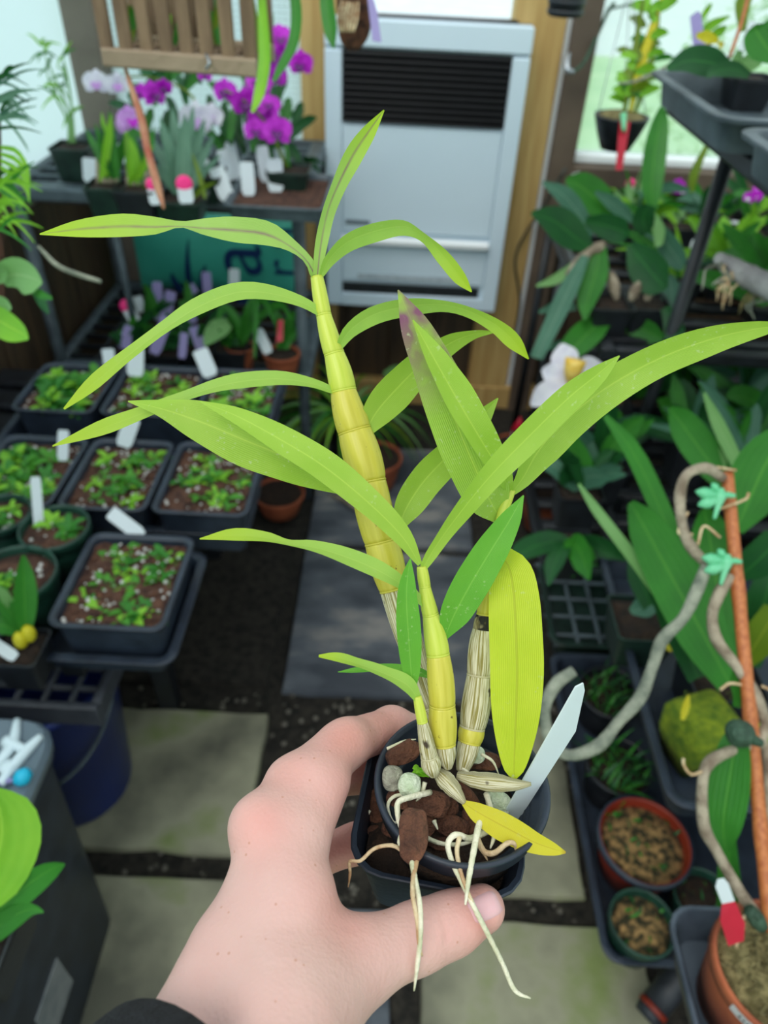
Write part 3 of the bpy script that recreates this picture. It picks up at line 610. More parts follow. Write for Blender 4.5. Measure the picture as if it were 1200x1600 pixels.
LV = [  # name of material, fold, points (px, py, depth, visible width, tilt)
 ('purp', .22, [(494, 434, .297, 12, 10), (478, 406, .292, 14, 60), (450, 383, .288, 20, 55), (415, 366, .284, 36, 25), (370, 360, .281, 38, 15), (320, 357, .279, 24, 45), (283, 354, .278, 10, 72), (240, 355, .276, 26, 40), (190, 354, .275, 34, 25), (125, 358, .273, 25, 20), (62, 366, .272, 2, 20)]),
 ('purp', .25, [(496, 430, .296, 14, 0), (501, 385, .294, 19, 10), (512, 330, .291, 20, 40), (530, 285, .288, 24, 30), (553, 240, .285, 29, 20), (575, 207, .283, 22, 20), (600, 172, .281, 2, 20)]),
 ('bright2', .25, [(500, 434, .296, 6, 30), (515, 404, .292, 18, 40), (545, 377, .288, 26, 35), (590, 360, .284, 28, 30), (632, 354, .282, 22, 40), (662, 368, .280, 13, 60), (695, 403, .281, 22, 30), (720, 435, .283, 20, 20), (737, 456, .284, 2, 20)]),
 ('bright2', .2, [(503, 490, .297, 12, 20), (470, 472, .293, 17, 35), (420, 458, .288, 23, 35), (370, 457, .284, 27, 30), (315, 477, .281, 26, 35), (262, 510, .279, 19, 50), (205, 552, .279, 18, 45), (150, 596, .280, 22, 30), (100, 639, .281, 3, 20)]),
 ('bright2', .2, [(527, 547, .298, 8, 20), (547, 516, .294, 22, 30), (585, 491, .290, 28, 30), (635, 479, .287, 27, 35), (690, 476, .285, 18, 50), (735, 487, .284, 16, 50), (775, 508, .285, 22, 35), (803, 533, .286, 24, 25), (826, 561, .288, 2, 20)]),
 ('bright2', .2, [(524, 612, .299, 10, 20), (490, 600, .295, 14, 45), (440, 592, .290, 22, 35), (385, 595, .286, 24, 35), (335, 605, .283, 20, 45), (285, 622, .281, 15, 55), (225, 645, .280, 20, 35), (160, 669, .280, 23, 25), (82, 697, .280, 2, 20)]),
 ('bright', .2, [(569, 684, .301, 8, 10), (585, 648, .302, 45, 20), (615, 612, .303, 56, 25), (655, 572, .304, 48, 30), (700, 538, .305, 32, 40), (740, 522, .305, 14, 45), (772, 519, .305, 2, 30)]),
 ('bright', .25, [(622, 830, .300, 8, 10), (634, 795, .302, 42, 20), (662, 752, .304, 52, 20), (705, 706, .306, 46, 25), (745, 662, .307, 34, 30), (778, 622, .308, 2, 25)]),
 ('purptip', .22, [(782, 812, .293, 18, 0), (762, 775, .288, 70, 10), (735, 715, .284, 84, 15), (707, 648, .281, 82, 15), (678, 580, .279, 66, 15), (648, 512, .277, 46, 15), (622, 453, .276, 2, 15)]),
 ('bright', .5, [(798, 768, .289, 8, 0), (782, 738, .283, 30, 20), (750, 685, .279, 44, 25), (712, 620, .276, 48, 25), (677, 558, .274, 32, 25), (645, 500, .273, 2, 20)]),
 ('bright', .18, [(662, 886, .276, 12, 10), (682, 852, .273, 20, 40), (715, 806, .270, 27, 40), (765, 745, .267, 38, 25), (825, 683, .265, 45, 20), (890, 620, .264, 42, 20), (935, 584, .264, 28, 20), (968, 556, .264, 2, 20)]),
 ('bright', .3, [(800, 770, .290, 10, 10), (818, 745, .288, 28, 30), (842, 703, .285, 54, 25), (885, 655, .282, 62, 20), (950, 604, .279, 58, 20), (1030, 560, .276, 52, 20), (1110, 530, .274, 44, 25), (1180, 514, .272, 26, 30), (1230, 508, .271, 6, 30)]),
 ('deep', .15, [(694, 998, .279, 8, 10), (710, 960, .276, 46, 15), (738, 908, .273, 56, 15), (770, 855, .271, 50, 15), (798, 810, .270, 32, 15), (818, 774, .270, 2, 15)]),
 ('yelhang', .12, [(772, 882, .290, 18, 0), (788, 876, .285, 40, 5), (797, 892, .2815, 66, 5), (803, 930, .279, 77, 5), (806, 985, .277, 82, 8), (808, 1050, .276, 82, 8), (806, 1115, .276, 74, 8), (804, 1170, .277, 52, 8), (803, 1205, .278, 28, 5), (805, 1217, .279, 4, 5)]),
 ('bright', .22, [(560, 772, .283, 10, 10), (515, 748, .282, 46, 15), (450, 716, .280, 78, 18), (380, 687, .278, 84, 18), (310, 658, .277, 62, 18), (250, 638, .276, 26, 18), (200, 627, .275, 2, 18)]),
 ('bright', .2, [(656, 882, .276, 8, 10), (628, 838, .274, 30, 25), (575, 785, .272, 42, 25), (505, 728, .271, 48, 22), (435, 685, .270, 42, 22), (370, 650, .270, 26, 22), (312, 627, .270, 2, 20)]),
 ('bright2', .25, [(662, 944, .277, 10, 10), (632, 916, .274, 18, 35), (590, 891, .271, 28, 30), (540, 870, .269, 26, 30), (490, 855, .267, 18, 45), (450, 850, .266, 9, 65), (415, 840, .265, 16, 40), (365, 836, .264, 19, 25), (312, 842, .263, 2, 20)]),
 ('deep', .25, [(645, 1078, .274, 8, 0), (642, 1045, .272, 28, 15), (638, 990, .270, 38, 15), (635, 935, .269, 32, 15), (637, 900, .269, 20, 15), (641, 873, .269, 2, 15)]),
 ('bright2', .3, [(653, 1092, .273, 12, 10), (636, 1070, .270, 24, 25), (600, 1052, .268, 18, 40), (555, 1036, .266, 14, 45), (525, 1027, .265, 14, 20), (498, 1025, .264, 4, 10)]),
 ('deep', .2, [(680, 1060, .280, 4, 30), (650, 1050, .283, 14, 40), (600, 1044, .286, 12, 45), (560, 1047, .287, 9, 40), (528, 1050, .288, 1, 30)]),
 ('gold', .2, [(724, 1254, .275, 8, 0), (748, 1270, .272, 30, 12), (790, 1293, .269, 42, 15), (835, 1316, .267, 32, 15), (866, 1327, .266, 18, 15), (884, 1332, .265, 3, 15)]),
]
for i, (mn, fo, pts) in enumerate(LV):
    mk('leaf', leafpx(pts, 20, fo, 30, 9, .03, i), GL[mn], orch)
# roots
RT = [([(672, 1238, .281), (640, 1246, .272), (622, 1254, .268), (622, 1276, .266), (628, 1300, .265), (624, 1318, .263), (634, 1332, .262)], 9, 'root'),
 ([(642, 1335, .260), (648, 1372, .253), (656, 1415, .2455), (657, 1462, .2410), (652, 1508, .2405), (647, 1548, .242)], 8, 'root'),
 ([(652, 1340, .259), (646, 1370, .253), (645, 1400, .2465), (652, 1440, .2430), (655, 1476, .2405), (660, 1494, .2405)], 7, 'rootbrown'),
 ([(630, 1330, .262), (612, 1321, .262), (585, 1326, .263), (563, 1345, .264), (547, 1346, .265), (547, 1365, .265), (544, 1386, .265)], 6, 'rootbrown'),
 ([(762, 1298, .276), (735, 1310, .270), (712, 1304, .266), (700, 1318, .264), (706, 1345, .262), (722, 1378, .258), (738, 1412, .2545), (760, 1455, .2545), (785, 1505, .256), (805, 1548, .258), (829, 1560, .258)], 9, 'root'),
 ([(718, 1308, .266), (714, 1330, .263), (720, 1362, .259), (732, 1396, .255), (744, 1420, .254)], 7, 'rootbrown'),
 ([(758, 1262, .280), (748, 1290, .270), (740, 1330, .262), (732, 1375, .257), (727, 1414, .2525)], 10, 'root'),
 ([(745, 1308, .272), (756, 1330, .268), (772, 1333, .266), (792, 1318, .266), (803, 1318, .267), (808, 1335, .268)], 9, 'rootbrown'),
 ([(760, 1240, .283), (768, 1270, .276), (772, 1305, .272), (766, 1326, .271)], 9, 'root'),
 ([(756, 1332, .268), (762, 1345, .267)], 6, 'rootbrown'),
 ([(640, 1240, .281), (615, 1245, .281), (606, 1260, .281), (615, 1285, .279), (636, 1276, .278)], 6, 'root'),
 ([(664, 1222, .281), (658, 1242, .280), (650, 1252, .280)], 7, 'root'), ([(678, 1282, .279), (684, 1296, .277)], 7, 'root'),
 ([(664, 1308, .279), (690, 1318, .275), (725, 1318, .273), (765, 1302, .276)], 7, 'root'),
 ([(722, 1200, .286), (738, 1212, .285)], 7, 'root'), ([(752, 1178, .292), (770, 1190, .291), (780, 1212, .29)], 5, 'root'),
 ([(578, 1266, .303), (570, 1280, .303), (560, 1288, .303)], 5, 'root'), ([(605, 1170, .298), (632, 1158, .297), (650, 1155, .296)], 5, 'root')]
for pts, w, m in RT:
    P = [dp(*q) for q in pts]; d = pts[0][2]; r = w*1.15*.265/FP/2
    rr = [r*(1-.35*i/(len(P)-1)) for i in range(len(P))]; rr[-1] *= .4
    mk('root', tube(P, rr, len(P)*5, 8, wob=.12), M[m], orch)
# plant label stuck in the pot
_a, _b, _c = dp(806, 1272, .292), dp(907, 1070, .266), dp(899, 1141, .279); _n = nrm(np.cross(_b-_a, _c-_a))
def onpl(x, y): r_ = ray(x, y); t_ = ((_a-C)@_n)/(r_@_n); return (x, y, t_)
mk('plant_tag', tagq([onpl(*q) for q in ((797, 1290), (791, 1264), (899, 1073), (911, 1067), (913, 1078), (899, 1142), (812, 1277))], None), M['tagw'], None, False, 'large blank white plastic tag stuck in the round pot', 'plant tag')
# ------------------------------------------------------------------ hand (one continuous surface from a blended distance field)
def surface_nets(S, o, h):
    nx, ny, nz = S.shape; ins = S < 0
    def cells(a):
        return [a[i:nx-1+i, j:ny-1+j, k:nz-1+k] for i in (0, 1) for j in (0, 1) for k in (0, 1)]
    cc = np.sum(cells(ins.astype(np.int8)), axis=0); act = (cc > 0) & (cc < 8)
    idx = -np.ones(act.shape, int); I = np.argwhere(act); idx[act] = np.arange(len(I))
    vals = np.stack([c[act] for c in cells(S)], 1); corner = np.array([(i, j, k) for i in (0, 1) for j in (0, 1) for k in (0, 1)], float)
    acc = np.zeros((len(I), 3)); cnt = np.zeros(len(I))
    for a in range(8):
        for b in range(a+1, 8):
            if np.abs(corner[a]-corner[b]).sum() != 1: continue
            va, vb = vals[:, a], vals[:, b]; mk_ = (va < 0) != (vb < 0); t = np.where(mk_, va/(va-vb+1e-12), 0)
            acc += mk_[:, None]*(corner[a]+(corner[b]-corner[a])*t[:, None]); cnt += mk_
    V = (I+acc/cnt[:, None])*h+o; Q = []
    for ax in range(3):
        sl0 = [slice(None)]*3; sl1 = [slice(None)]*3; sl0[ax] = slice(0, -1); sl1[ax] = slice(1, None)
        a, b = ins[tuple(sl0)], ins[tuple(sl1)]; E = np.argwhere(a != b); u, w = [(1, 2), (2, 0), (0, 1)][ax]
        ok = (E[:, u] > 0) & (E[:, w] > 0) & (E[:, u] < S.shape[u]-1) & (E[:, w] < S.shape[w]-1); E = E[ok]
        flip = a[tuple(E.T)]
        def at(du, dw):
            e = E.copy(); e[:, u] += du; e[:, w] += dw; return idx[tuple(e.T)]
        q = np.stack([at(-1, -1), at(0, -1), at(0, 0), at(-1, 0)], 1); q[~flip] = q[~flip][:, ::-1]; Q.append(q)
    return V, np.vstack(Q)
def smin(a, b, k):
    h = np.clip(.5+.5*(b-a)/k, 0, 1); return b*(1-h)+a*h-k*h*(1-h)
def capsule(X, p, q, r0, r1):
    d = q-p; t = np.clip(((X-p)@d)/(d@d), 0, 1); return np.linalg.norm(X-p-t[..., None]*d, axis=-1)-(r0+(r1-r0)*t)
def J(x, y, d, r): return dp(x, y, d), r
HAND = dict(
 palm=[(J(430, 1720, .203, .023), J(430, 1570, .226, .0195)), (J(284, 1690, .210, .019), J(360, 1500, .236, .0145)),
       (J(425, 1570, .226, .0195), J(452, 1410, .247, .0145)), (J(375, 1520, .234, .016), J(425, 1310, .262, .0105)), (J(452, 1410, .247, .0145), J(452, 1305, .262, .0118)),
       (J(380, 1480, .245, .013), J(415, 1345, .285, .0105)), (J(395, 1520, .245, .013), J(420, 1385, .300, .010)), (J(410, 1560, .24, .015), J(430, 1420, .312, .0095)),
       (J(425, 1305, .268, .011), J(420, 1385, .300, .010)), (J(470, 1560, .232, .016), J(470, 1450, .250, .011))],
 thumb=[(J(450, 1590, .222, .019), J(545, 1508, .244, .0140)), (J(545, 1508, .244, .0140), J(655, 1463, .257, .0106)), (J(655, 1463, .257, .0106), J(705, 1443, .263, .0098)), (J(705, 1443, .263, .0098), J(753, 1420, .268, .0086))],
 index=[(J(425, 1305, .262, .0105), J(485, 1222, .279, .0098)), (J(472, 1300, .264, .0108), J(510, 1225, .280, .0092)), (J(490, 1218, .279, .0100), J(543, 1160, .300, .0094)), (J(543, 1160, .300, .0094), J(612, 1136, .328, .0088)), (J(612, 1136, .328, .0088), J(670, 1150, .342, .0078))],
 middle=[(J(412, 1330, .285, .0105), J(472, 1225, .305, .0100)), (J(472, 1225, .305, .0100), J(560, 1205, .325, .0088)), (J(560, 1205, .325, .0088), J(625, 1208, .332, .0075))],
 ring=[(J(418, 1385, .300, .010), J(478, 1345, .322, .0092)), (J(478, 1345, .322, .0092), J(555, 1318, .328, .0082)), (J(555, 1318, .328, .0082), J(612, 1290, .334, .0072))],
 little=[(J(430, 1420, .312, .009), J(445, 1395, .335, .0082)), (J(445, 1395, .335, .0082), J(470, 1360, .342, .0074)), (J(470, 1360, .342, .0074), J(490, 1335, .344, .0066))])
hv = 1.25e-3
allp = np.array([p for g in HAND.values() for s in g for p, r in s]); lo = allp.min(0)-.03; hi = allp.max(0)+.03
dims = np.ceil((hi-lo)/hv).astype(int)
gx = [lo[i]+hv*np.arange(dims[i]) for i in range(3)]
X = np.stack(np.meshgrid(*gx, indexing='ij'), -1).astype(np.float32)
def group_sdf(segs, k):
    s = None
    for (p, r0), (q, r1) in segs:
        c = capsule(X, p.astype(np.float32), q.astype(np.float32), r0, r1); s = c if s is None else smin(s, c, k)
    return s
palm = group_sdf(HAND['palm'], .008)
kn = [(J(402, 1286, .2595, .0074), .0)]
palm = smin(palm, smin(capsule(X, dp(408, 1290, .264).astype(np.float32), dp(455, 1222, .282).astype(np.float32), .0085, .0088), capsule(X, dp(455, 1222, .282).astype(np.float32), dp(520, 1172, .298).astype(np.float32), .0088, .0082), .006), .008)
for (p, r), _ in kn: palm = smin(palm, np.linalg.norm(X-p.astype(np.float32), axis=-1)-r, .011)
tot = palm
for fn, k in (('thumb', .008), ('index', .006), ('middle', .006), ('ring', .006), ('little', .006)):
    s = group_sdf(HAND[fn], .0045 if fn != 'thumb' else .006); tot = np.minimum(tot, smin(palm, s, k)) if fn != 'thumb' else smin(palm, s, k)
HVv, HQ = surface_nets(tot, lo, hv); del X, tot, palm
for it in range(3):   # relax
    nb = np.zeros_like(HVv); ct = np.zeros(len(HVv))
    for a in range(4):
        b = (a+1) % 4
        np.add.at(nb, HQ[:, a], HVv[HQ[:, b]]); np.add.at(ct, HQ[:, a], 1); np.add.at(nb, HQ[:, b], HVv[HQ[:, a]]); np.add.at(ct, HQ[:, b], 1)
    HVv = HVv*.5+.5*nb/ct[:, None]
per = thing('person', 'bare left hand gripping the orchid pots, charcoal sleeve cuff at the wrist', 'person', dp(430, 1640, .21))
# skin material: redness per vertex (knuckles, finger tips, web) is the skin's own colour
sk = bpy.data.materials.new('skin'); sk.use_nodes = True; nt = sk.node_tree; N = nt.nodes; L = nt.links; b = N['Principled BSDF']
b.inputs['Roughness'].default_value = .5; b.inputs['Specular IOR Level'].default_value = .35
b.inputs['Subsurface Weight'].default_value = .12; b.inputs['Subsurface Radius'].default_value = (.005, .002, .0012); b.inputs['Subsurface Scale'].default_value = .6
at_ = N.new('ShaderNodeAttribute'); at_.attribute_name = 'redness'
tc = N.new('ShaderNodeTexCoord'); nz = N.new('ShaderNodeTexNoise'); nz.inputs['Scale'].default_value = 45; L.new(tc.outputs['Object'], nz.inputs['Vector'])
def cmix(f, a, bb):
    n = N.new('ShaderNodeMix'); n.data_type = 'RGBA'; L.new(f, n.inputs[0])
    for s, v in ((n.inputs[6], a), (n.inputs[7], bb)):
        if isinstance(v, tuple): s.default_value = v
        else: L.new(v, s)
    return n.outputs[2]
c0 = cmix(nz.outputs['Fac'], lin('#cfa197'), lin('#dab5ab')); n6 = N.new('ShaderNodeTexNoise'); n6.inputs['Scale'].default_value = 16; n6.inputs['Detail'].default_value = 3; L.new(tc.outputs['Object'], n6.inputs['Vector'])
r6 = N.new('ShaderNodeMapRange'); r6.inputs[1].default_value = .45; r6.inputs[2].default_value = .8; r6.inputs[4].default_value = .6; L.new(n6.outputs['Fac'], r6.inputs[0])
c0 = cmix(r6.outputs[0], c0, lin('#d9a39c')); c1 = cmix(at_.outputs['Fac'], c0, lin('#d98c80'))
vo = N.new('ShaderNodeTexVoronoi'); vo.inputs['Scale'].default_value = 170; L.new(tc.outputs['Object'], vo.inputs['Vector'])
cr = N.new('ShaderNodeValToRGB'); cr.color_ramp.elements[0].position = .06; cr.color_ramp.elements[0].color = (.55, .55, .55, 1); cr.color_ramp.elements[1].position = .10; cr.color_ramp.elements[1].color = (0, 0, 0, 1)
L.new(vo.outputs['Distance'], cr.inputs[0]); L.new(cmix(cr.outputs[0], c1, lin('#b87f62')), b.inputs['Base Color'])
v2 = N.new('ShaderNodeTexVoronoi'); v2.inputs['Scale'].default_value = 700; L.new(tc.outputs['Object'], v2.inputs['Vector'])
n2 = N.new('ShaderNodeTexNoise'); n2.inputs['Scale'].default_value = 220; n2.inputs['Detail'].default_value = 5; L.new(tc.outputs['Object'], n2.inputs['Vector'])
ad = N.new('ShaderNodeMath'); ad.operation = 'MULTIPLY_ADD'; L.new(v2.outputs['Distance'], ad.inputs[0]); ad.inputs[1].default_value = .4; L.new(n2.outputs['Fac'], ad.inputs[2])
bp = N.new('ShaderNodeBump'); bp.inputs['Strength'].default_value = .25; bp.inputs['Distance'].default_value = .0012; L.new(ad.outputs[0], bp.inputs['Height']); L.new(bp.outputs[0], b.inputs['Normal'])
# creases: pressed into the surface along short lines at the thumb joint and the web
def crease(a, bq, dep, wid):
    global HVv
    p, q = dp(*a), dp(*bq); d = q-p; t = np.clip(((HVv-p)@d)/(d@d), 0, 1); dist = np.linalg.norm(HVv-p-t[:, None]*d, axis=1)
    HVv = HVv+(nrm(p-C))*(dep*np.exp(-(dist/wid)**2))[:, None]
for a, bq in (((676, 1425, .250), (682, 1462, .2475)), ((690, 1422, .252), (698, 1466, .249)), ((664, 1440, .248), (668, 1462, .247))): crease(a, bq, .0007, .0013)
crease((512, 1420, .233), (548, 1442, .238), .0012, .002)
hand = mk('hand', (HVv, HQ.tolist()), sk, per, True, label='bare left hand, thumb in front and fingers behind the pots')
red = np.zeros(len(HVv))
for x, y, d, rad, s in ((398, 1283, .25, .012, .5), (445, 1205, .272, .012, .4), (540, 1145, .288, .014, .6), (620, 1125, .308, .022, .7), (545, 1320, .32, .03, .8), (580, 1200, .32, .025, .9), (690, 1450, .255, .010, .25), (750, 1425, .262, .014, .55), (530, 1430, .24, .014, .35), (545, 1245, .272, .016, .35), (560, 1130, .30, .02, .3)):
    red = np.maximum(red, s*np.exp(-(np.linalg.norm(HVv-dp(x, y, d), axis=1)/rad)**2))
at2 = hand.data.attributes.new('redness', 'FLOAT', 'POINT'); at2.data.foreach_set('value', red.astype(np.float32))
# thumb nail shrink-wrapped to the thumb
bv = BVHTree.FromPolygons([tuple(v) for v in HVv], [tuple(map(int, q)) for q in HQ])
no = nrm(C-dp(757, 1418, .26)); V = []; na, nb_ = 13, 11
cx, cy = 758, 1417; ax_ = np.array([.90, -.44]); ay_ = np.array([.44, .90])
for i in range(na):
    for j in range(nb_):
        s = -1+2*i/(na-1); t = -1+2*j/(nb_-1); k = math.sqrt(max(0, 1-.55*abs(s)**4)) if s > 0 else math.sqrt(max(0, 1-.35*s*s))
        x, y = np.array([cx, cy])+ax_*s*25+ay_*t*22*k
        h = bv.ray_cast(Vector(C), Vector(ray(x, y)))
        if h[0] is None: h = bv.find_nearest(Vector(dp(x, y, .262)))
        p = np.array(h[0]); nn_ = np.array(h[1]); edge = max(abs(s), abs(t))
        V.append(p-nrm(p-C)*(.0005 if edge < .98 else -.0002))
mk('thumbnail', (np.array(V), [[i*nb_+j, i*nb_+j+1, (i+1)*nb_+j+1, (i+1)*nb_+j] for i in range(na-1) for j in range(nb_-1)]), M['nail'], per)
# sleeve
w0, w1_ = dp(305, 1730, .204), dp(150, 1930, .175)
w2_ = w1_+nrm(w1_-w0)*.1
mk('sleeve', tube([w0, w0+(w1_-w0)*.08, w0+(w1_-w0)*.5, w1_, w2_], [.0335, .0355, .036, .038, .042], 20, 32, .02), M['sleeve'], per, label='charcoal fleece sleeve')
# ------------------------------------------------------------------ background helpers
def lf(parent, m, d, pts, dd=0, phi=25, fold=.2, name='leaf', n=12, seed=0):
    k = len(pts); L_ = [(x, y, d+dd*i/(k-1), max(w, 1.)) for i, (x, y, w) in enumerate(pts)]
    return mk(name, leafpx(L_, phi, fold, n, 5, .02, seed), GL[m] if isinstance(m, str) else m, parent)
def autow(p, q, w, bow=0, k=5, kind='oval'):
    """leaf spine in px from p to q, widest w, bowed sideways by bow px"""
    out = []
    for i in range(k):
        s = i/(k-1); x = p[0]+(q[0]-p[0])*s; y = p[1]+(q[1]-p[1])*s-bow*math.sin(math.pi*s)
        ww = w*max(.06, {'oval': math.sin(math.pi*(.12+.86*s))**.7, 'strap': min(1, .5+2*s)*min(1, (1.03-s)*3.2), 'blade': min(1, .5+2*s)*(1.03-s)**.6}[kind])
        out.append((x, y, ww))
    return out
def rpot(c, r, h, m, soilm='compost', name='pot_body', parent=None, rim=True, soilz=-.01, seg=28, soil=True, taper=.75):
    """round pot, rim centre c"""
    t = r*.06; rr = r*taper
    pr = [(rr, -h), (r*.93, -.25*h), (r*.93, -.16*h), (r, -.16*h), (r*1.0, -.003), (r*.985, 0), (r-t, 0), (r-t-.001, -.004), (r*.93-t, -.2*h), (rr-t, -h+t)] if rim else [(rr, -h), (r, -.002), (r*.99, 0), (r-t, 0), (r-t, -.004), (rr-t, -h+t)]
    o = mk(name, lathe(pr, c, (0, 0, 1), seg), m, parent)
    if soil:
        rs = (rr+(r-rr)*(1+soilz/h))-t*.6
        mk('soil', lathe([(.0005, soilz+.004), (rs*.5, soilz+.003), (rs, soilz), (rs, soilz-.004), (.0005, soilz-.006)], c, (0, 0, 1), seg), M[soilm], parent)
    return o
def spot(c, hw, h, m, parent, soilm='soil', rz=0, soilz=-.008):
    mk('pot_body', rloft([(hw*.75, hw*.75, .006, -h), (hw*.96, hw*.96, .008, -.006), (hw, hw, .008, -.006), (hw, hw, .008, 0), (hw*.94, hw*.94, .008, 0), (hw*.72, hw*.72, .006, -h+.003)], c, rz), m, parent, 'auto')
    mk('soil', rloft([(hw*.9, hw*.9, .006, soilz-.003), (hw*.92, hw*.92, .006, soilz), (hw*.5, hw*.5, .006, soilz+.004)], c, rz), M[soilm], parent)
def tagpx(p, q, w, d, m='tagw', label='', group=None, dot=False, dd=0, z=None):
    """flat plastic label: lower end p to upper end q in px, w px wide; z = height of what it is stuck in"""
    if z is not None: d = (onz(p[0], p[1], z)-C)@F
    p3, q3 = dp(p[0], p[1], d), dp(q[0], q[1], d+dd); ax = nrm(q3-p3); k = nrm(C-p3); s = nrm(np.cross(ax, k)); hw = w*d/FP/2; kk = np.cross(s, ax); th = .0005
    l_ = np.linalg.norm(q3-p3); out = [(-hw*.7, 0), (hw*.7, 0), (hw, .15*l_), (hw, .93*l_), (hw*.8, l_), (-hw*.8, l_), (-hw, .93*l_), (-hw, .15*l_)]
    V = [p3+a*s+b*ax+e*th*kk for e in (-1, 1) for a, b in out]; n = 8
    g = (np.array(V), [list(range(n-1, -1, -1)), list(range(n, 2*n))]+[[i, (i+1) % n, n+(i+1) % n, n+i] for i in range(n)])
    if dot:
        t = thing('plant_tag', label, 'plant tag', p3, group); mk('tag_blade', g, M[m], t, False)
        mk('pink_dot', lathe([(hw*1.0, -.002), (hw*1.15, .001), (hw*1.1, .004), (hw*.6, .006)], q3-ax*hw*.5, nrm(C-q3), 14), M['pinkdot'], t, label='fluorescent pink round end')
        return t
    return mk('plant_tag', g, M[m], None, False, label, 'plant tag', group)
def flower(parent, x, y, d, r, pm, lm, seed=0):
    """five-petalled orchid flower facing outwards: three sepals, two broad petals, lip"""
    g = np.random.default_rng(seed); p = dp(x, y, d); k = nrm(nrm(C-p)+g.normal(size=3)*.25); u, w = frame(k); rr = r*d/FP; a0 = g.random()*.4+math.pi/2
    up = np.array([0, 0, 1.]); u = nrm(np.cross(up, k)); w = np.cross(k, u); gs = []
    for a, wid, ln in ((90, .34, 1), (215, .34, .95), (325, .34, .95), (160, .62, 1), (20, .62, 1)):
        a = math.radians(a+g.normal()*6); e = math.cos(a)*u+math.sin(a)*w; s = np.linspace(0, 1, 5)
        P = [p+e*rr*ln*t+k*rr*(.25*t-.3*t*t) for t in s]; W = rr*wid*np.array([.25, .75, 1, .85, .2]); gs.append(ribbon(P, W, [k]*5, .12, 6, 5))
    o = mk('flower', join(*gs), pm, parent)
    P = [p+k*rr*.1, p+k*rr*.4-w*rr*.15, p+k*rr*.45-w*rr*.5]; mk('lip', ribbon(P, rr*np.array([.2, .38, .12]), [k, nrm(k+w), nrm(w+.2*k)], .5, 6, 5), lm, o)
# ------------------------------------------------------------------ left bench with seed trays
BZ = .545
bn = thing('plant_bench', 'dark plastic bench along the left wall under the seed trays', 'bench', (-.6, 1.1, -.018))
for i in range(9):
    y = .70+i*.098; mk('slat', box((-.955, y, BZ-.018), (-.345, y+.07, BZ), .004), M['blackplas'], bn, 'auto')
for x in (-.93, -.48):
    mk('rail', box((x-.018, .70, BZ-.06), (x+.018, 1.55, BZ-.018), .004), M['blackplas'], bn, 'auto')
    for y in (1.0, 1.5): mk('leg', box((x-.02, y-.02, -.018), (x+.02, y+.02, BZ-.018), .004), M['blackplas'], bn, 'auto')
def tray_from(bl, br, ytop, z, depth, label, m='bluegrey', name='seed_tray', soil=True, rim=.006, group=None, dz=0):
    a, b = onz(*bl, z), onz(*br, z); t = onz((bl[0]+br[0])/2, ytop, z); cx = (a[0]+b[0])/2; hx = (b[0]-a[0])/2-rim; y0 = (a[1]+b[1])/2; hy = (t[1]-y0)/2-rim; cy = (t[1]+y0)/2
    t_ = thing(name, label, 'tray', (cx, cy, z-depth), group)
    V, Fs = tray_geo(hx, hy, depth, .003, rim, .014, .008); mk('tray_body', (V+np.array([cx, cy, z]), Fs), M[m], t_, 'auto')
    if soil:
        n = 14; xs = np.linspace(-hx+.004, hx-.004, n); ys = np.linspace(-hy+.004, hy-.004, n)
        V = [(cx+x, cy+y, z-.014+rng.normal()*.0015) for y in ys for x in xs]
        mk('compost', (np.array(V), [[j*n+i, j*n+i+1, (j+1)*n+i+1, (j+1)*n+i] for j in range(n-1) for i in range(n-1)]), M['compost'], t_)
        gs = [blob((cx+random.uniform(-hx, hx)*.92, cy+random.uniform(-hy, hy)*.92, z-.012), np.array([1, 1, .8])*random.uniform(.0012, .0036), 1, .3, i) for i in range(70)]
        mk('perlite_grains', join(*gs), M['perlite'], t_, True, kind='stuff')
        gs = [blob((cx+random.uniform(-hx, hx)*.92, cy+random.uniform(-hy, hy)*.92, z-.012), np.array([1.6, .8, .5])*random.uniform(.003, .006), 1, .3, i) for i in range(40)]
        mk('bark_crumbs', join(*gs), M['bark'], t_, True, kind='stuff')
    return cx, cy, hx, hy
ZT = .645
drip = []
for bl, br, yt, lb in (((-110, 818), (386, 832), 565, 'wide black drip tray under the two rear rows of seed trays'), ((-120, 1020), (270, 1040), 850, 'front black drip tray, its corner overhanging the blue bucket')):
    drip.append(tray_from(bl, br, yt, .590, .043, lb, name='drip_tray', soil=False, rim=.012))
TR = []
for bl, br, yt, lb in (
  ((233, 800), (386, 806), 690, 'square seed tray of orchid seedlings, right end of the middle row'),
  ((85, 792), (225, 799), 684, 'square seed tray of orchid seedlings, centre of the middle row'),
  ((-70, 784), (76, 791), 678, 'square seed tray of dense seedlings, left end of the middle row'),
  ((300, 652), (424, 657), 576, 'seed tray of seedlings, right end of the back row'),
  ((152, 646), (290, 652), 571, 'seed tray of seedlings, middle of the back row'),
  ((12, 640), (142, 645), 566, 'seed tray of taller seedlings, left end of the back row')):
    TR.append(tray_from(bl, br, yt, ZT, .095-.043+.043, lb))
TR.append(tray_from((70, 975), (254, 988), 832, ZT+.005, .095, 'front seed tray of seedlings nearest the camera, on its own drip tray'))
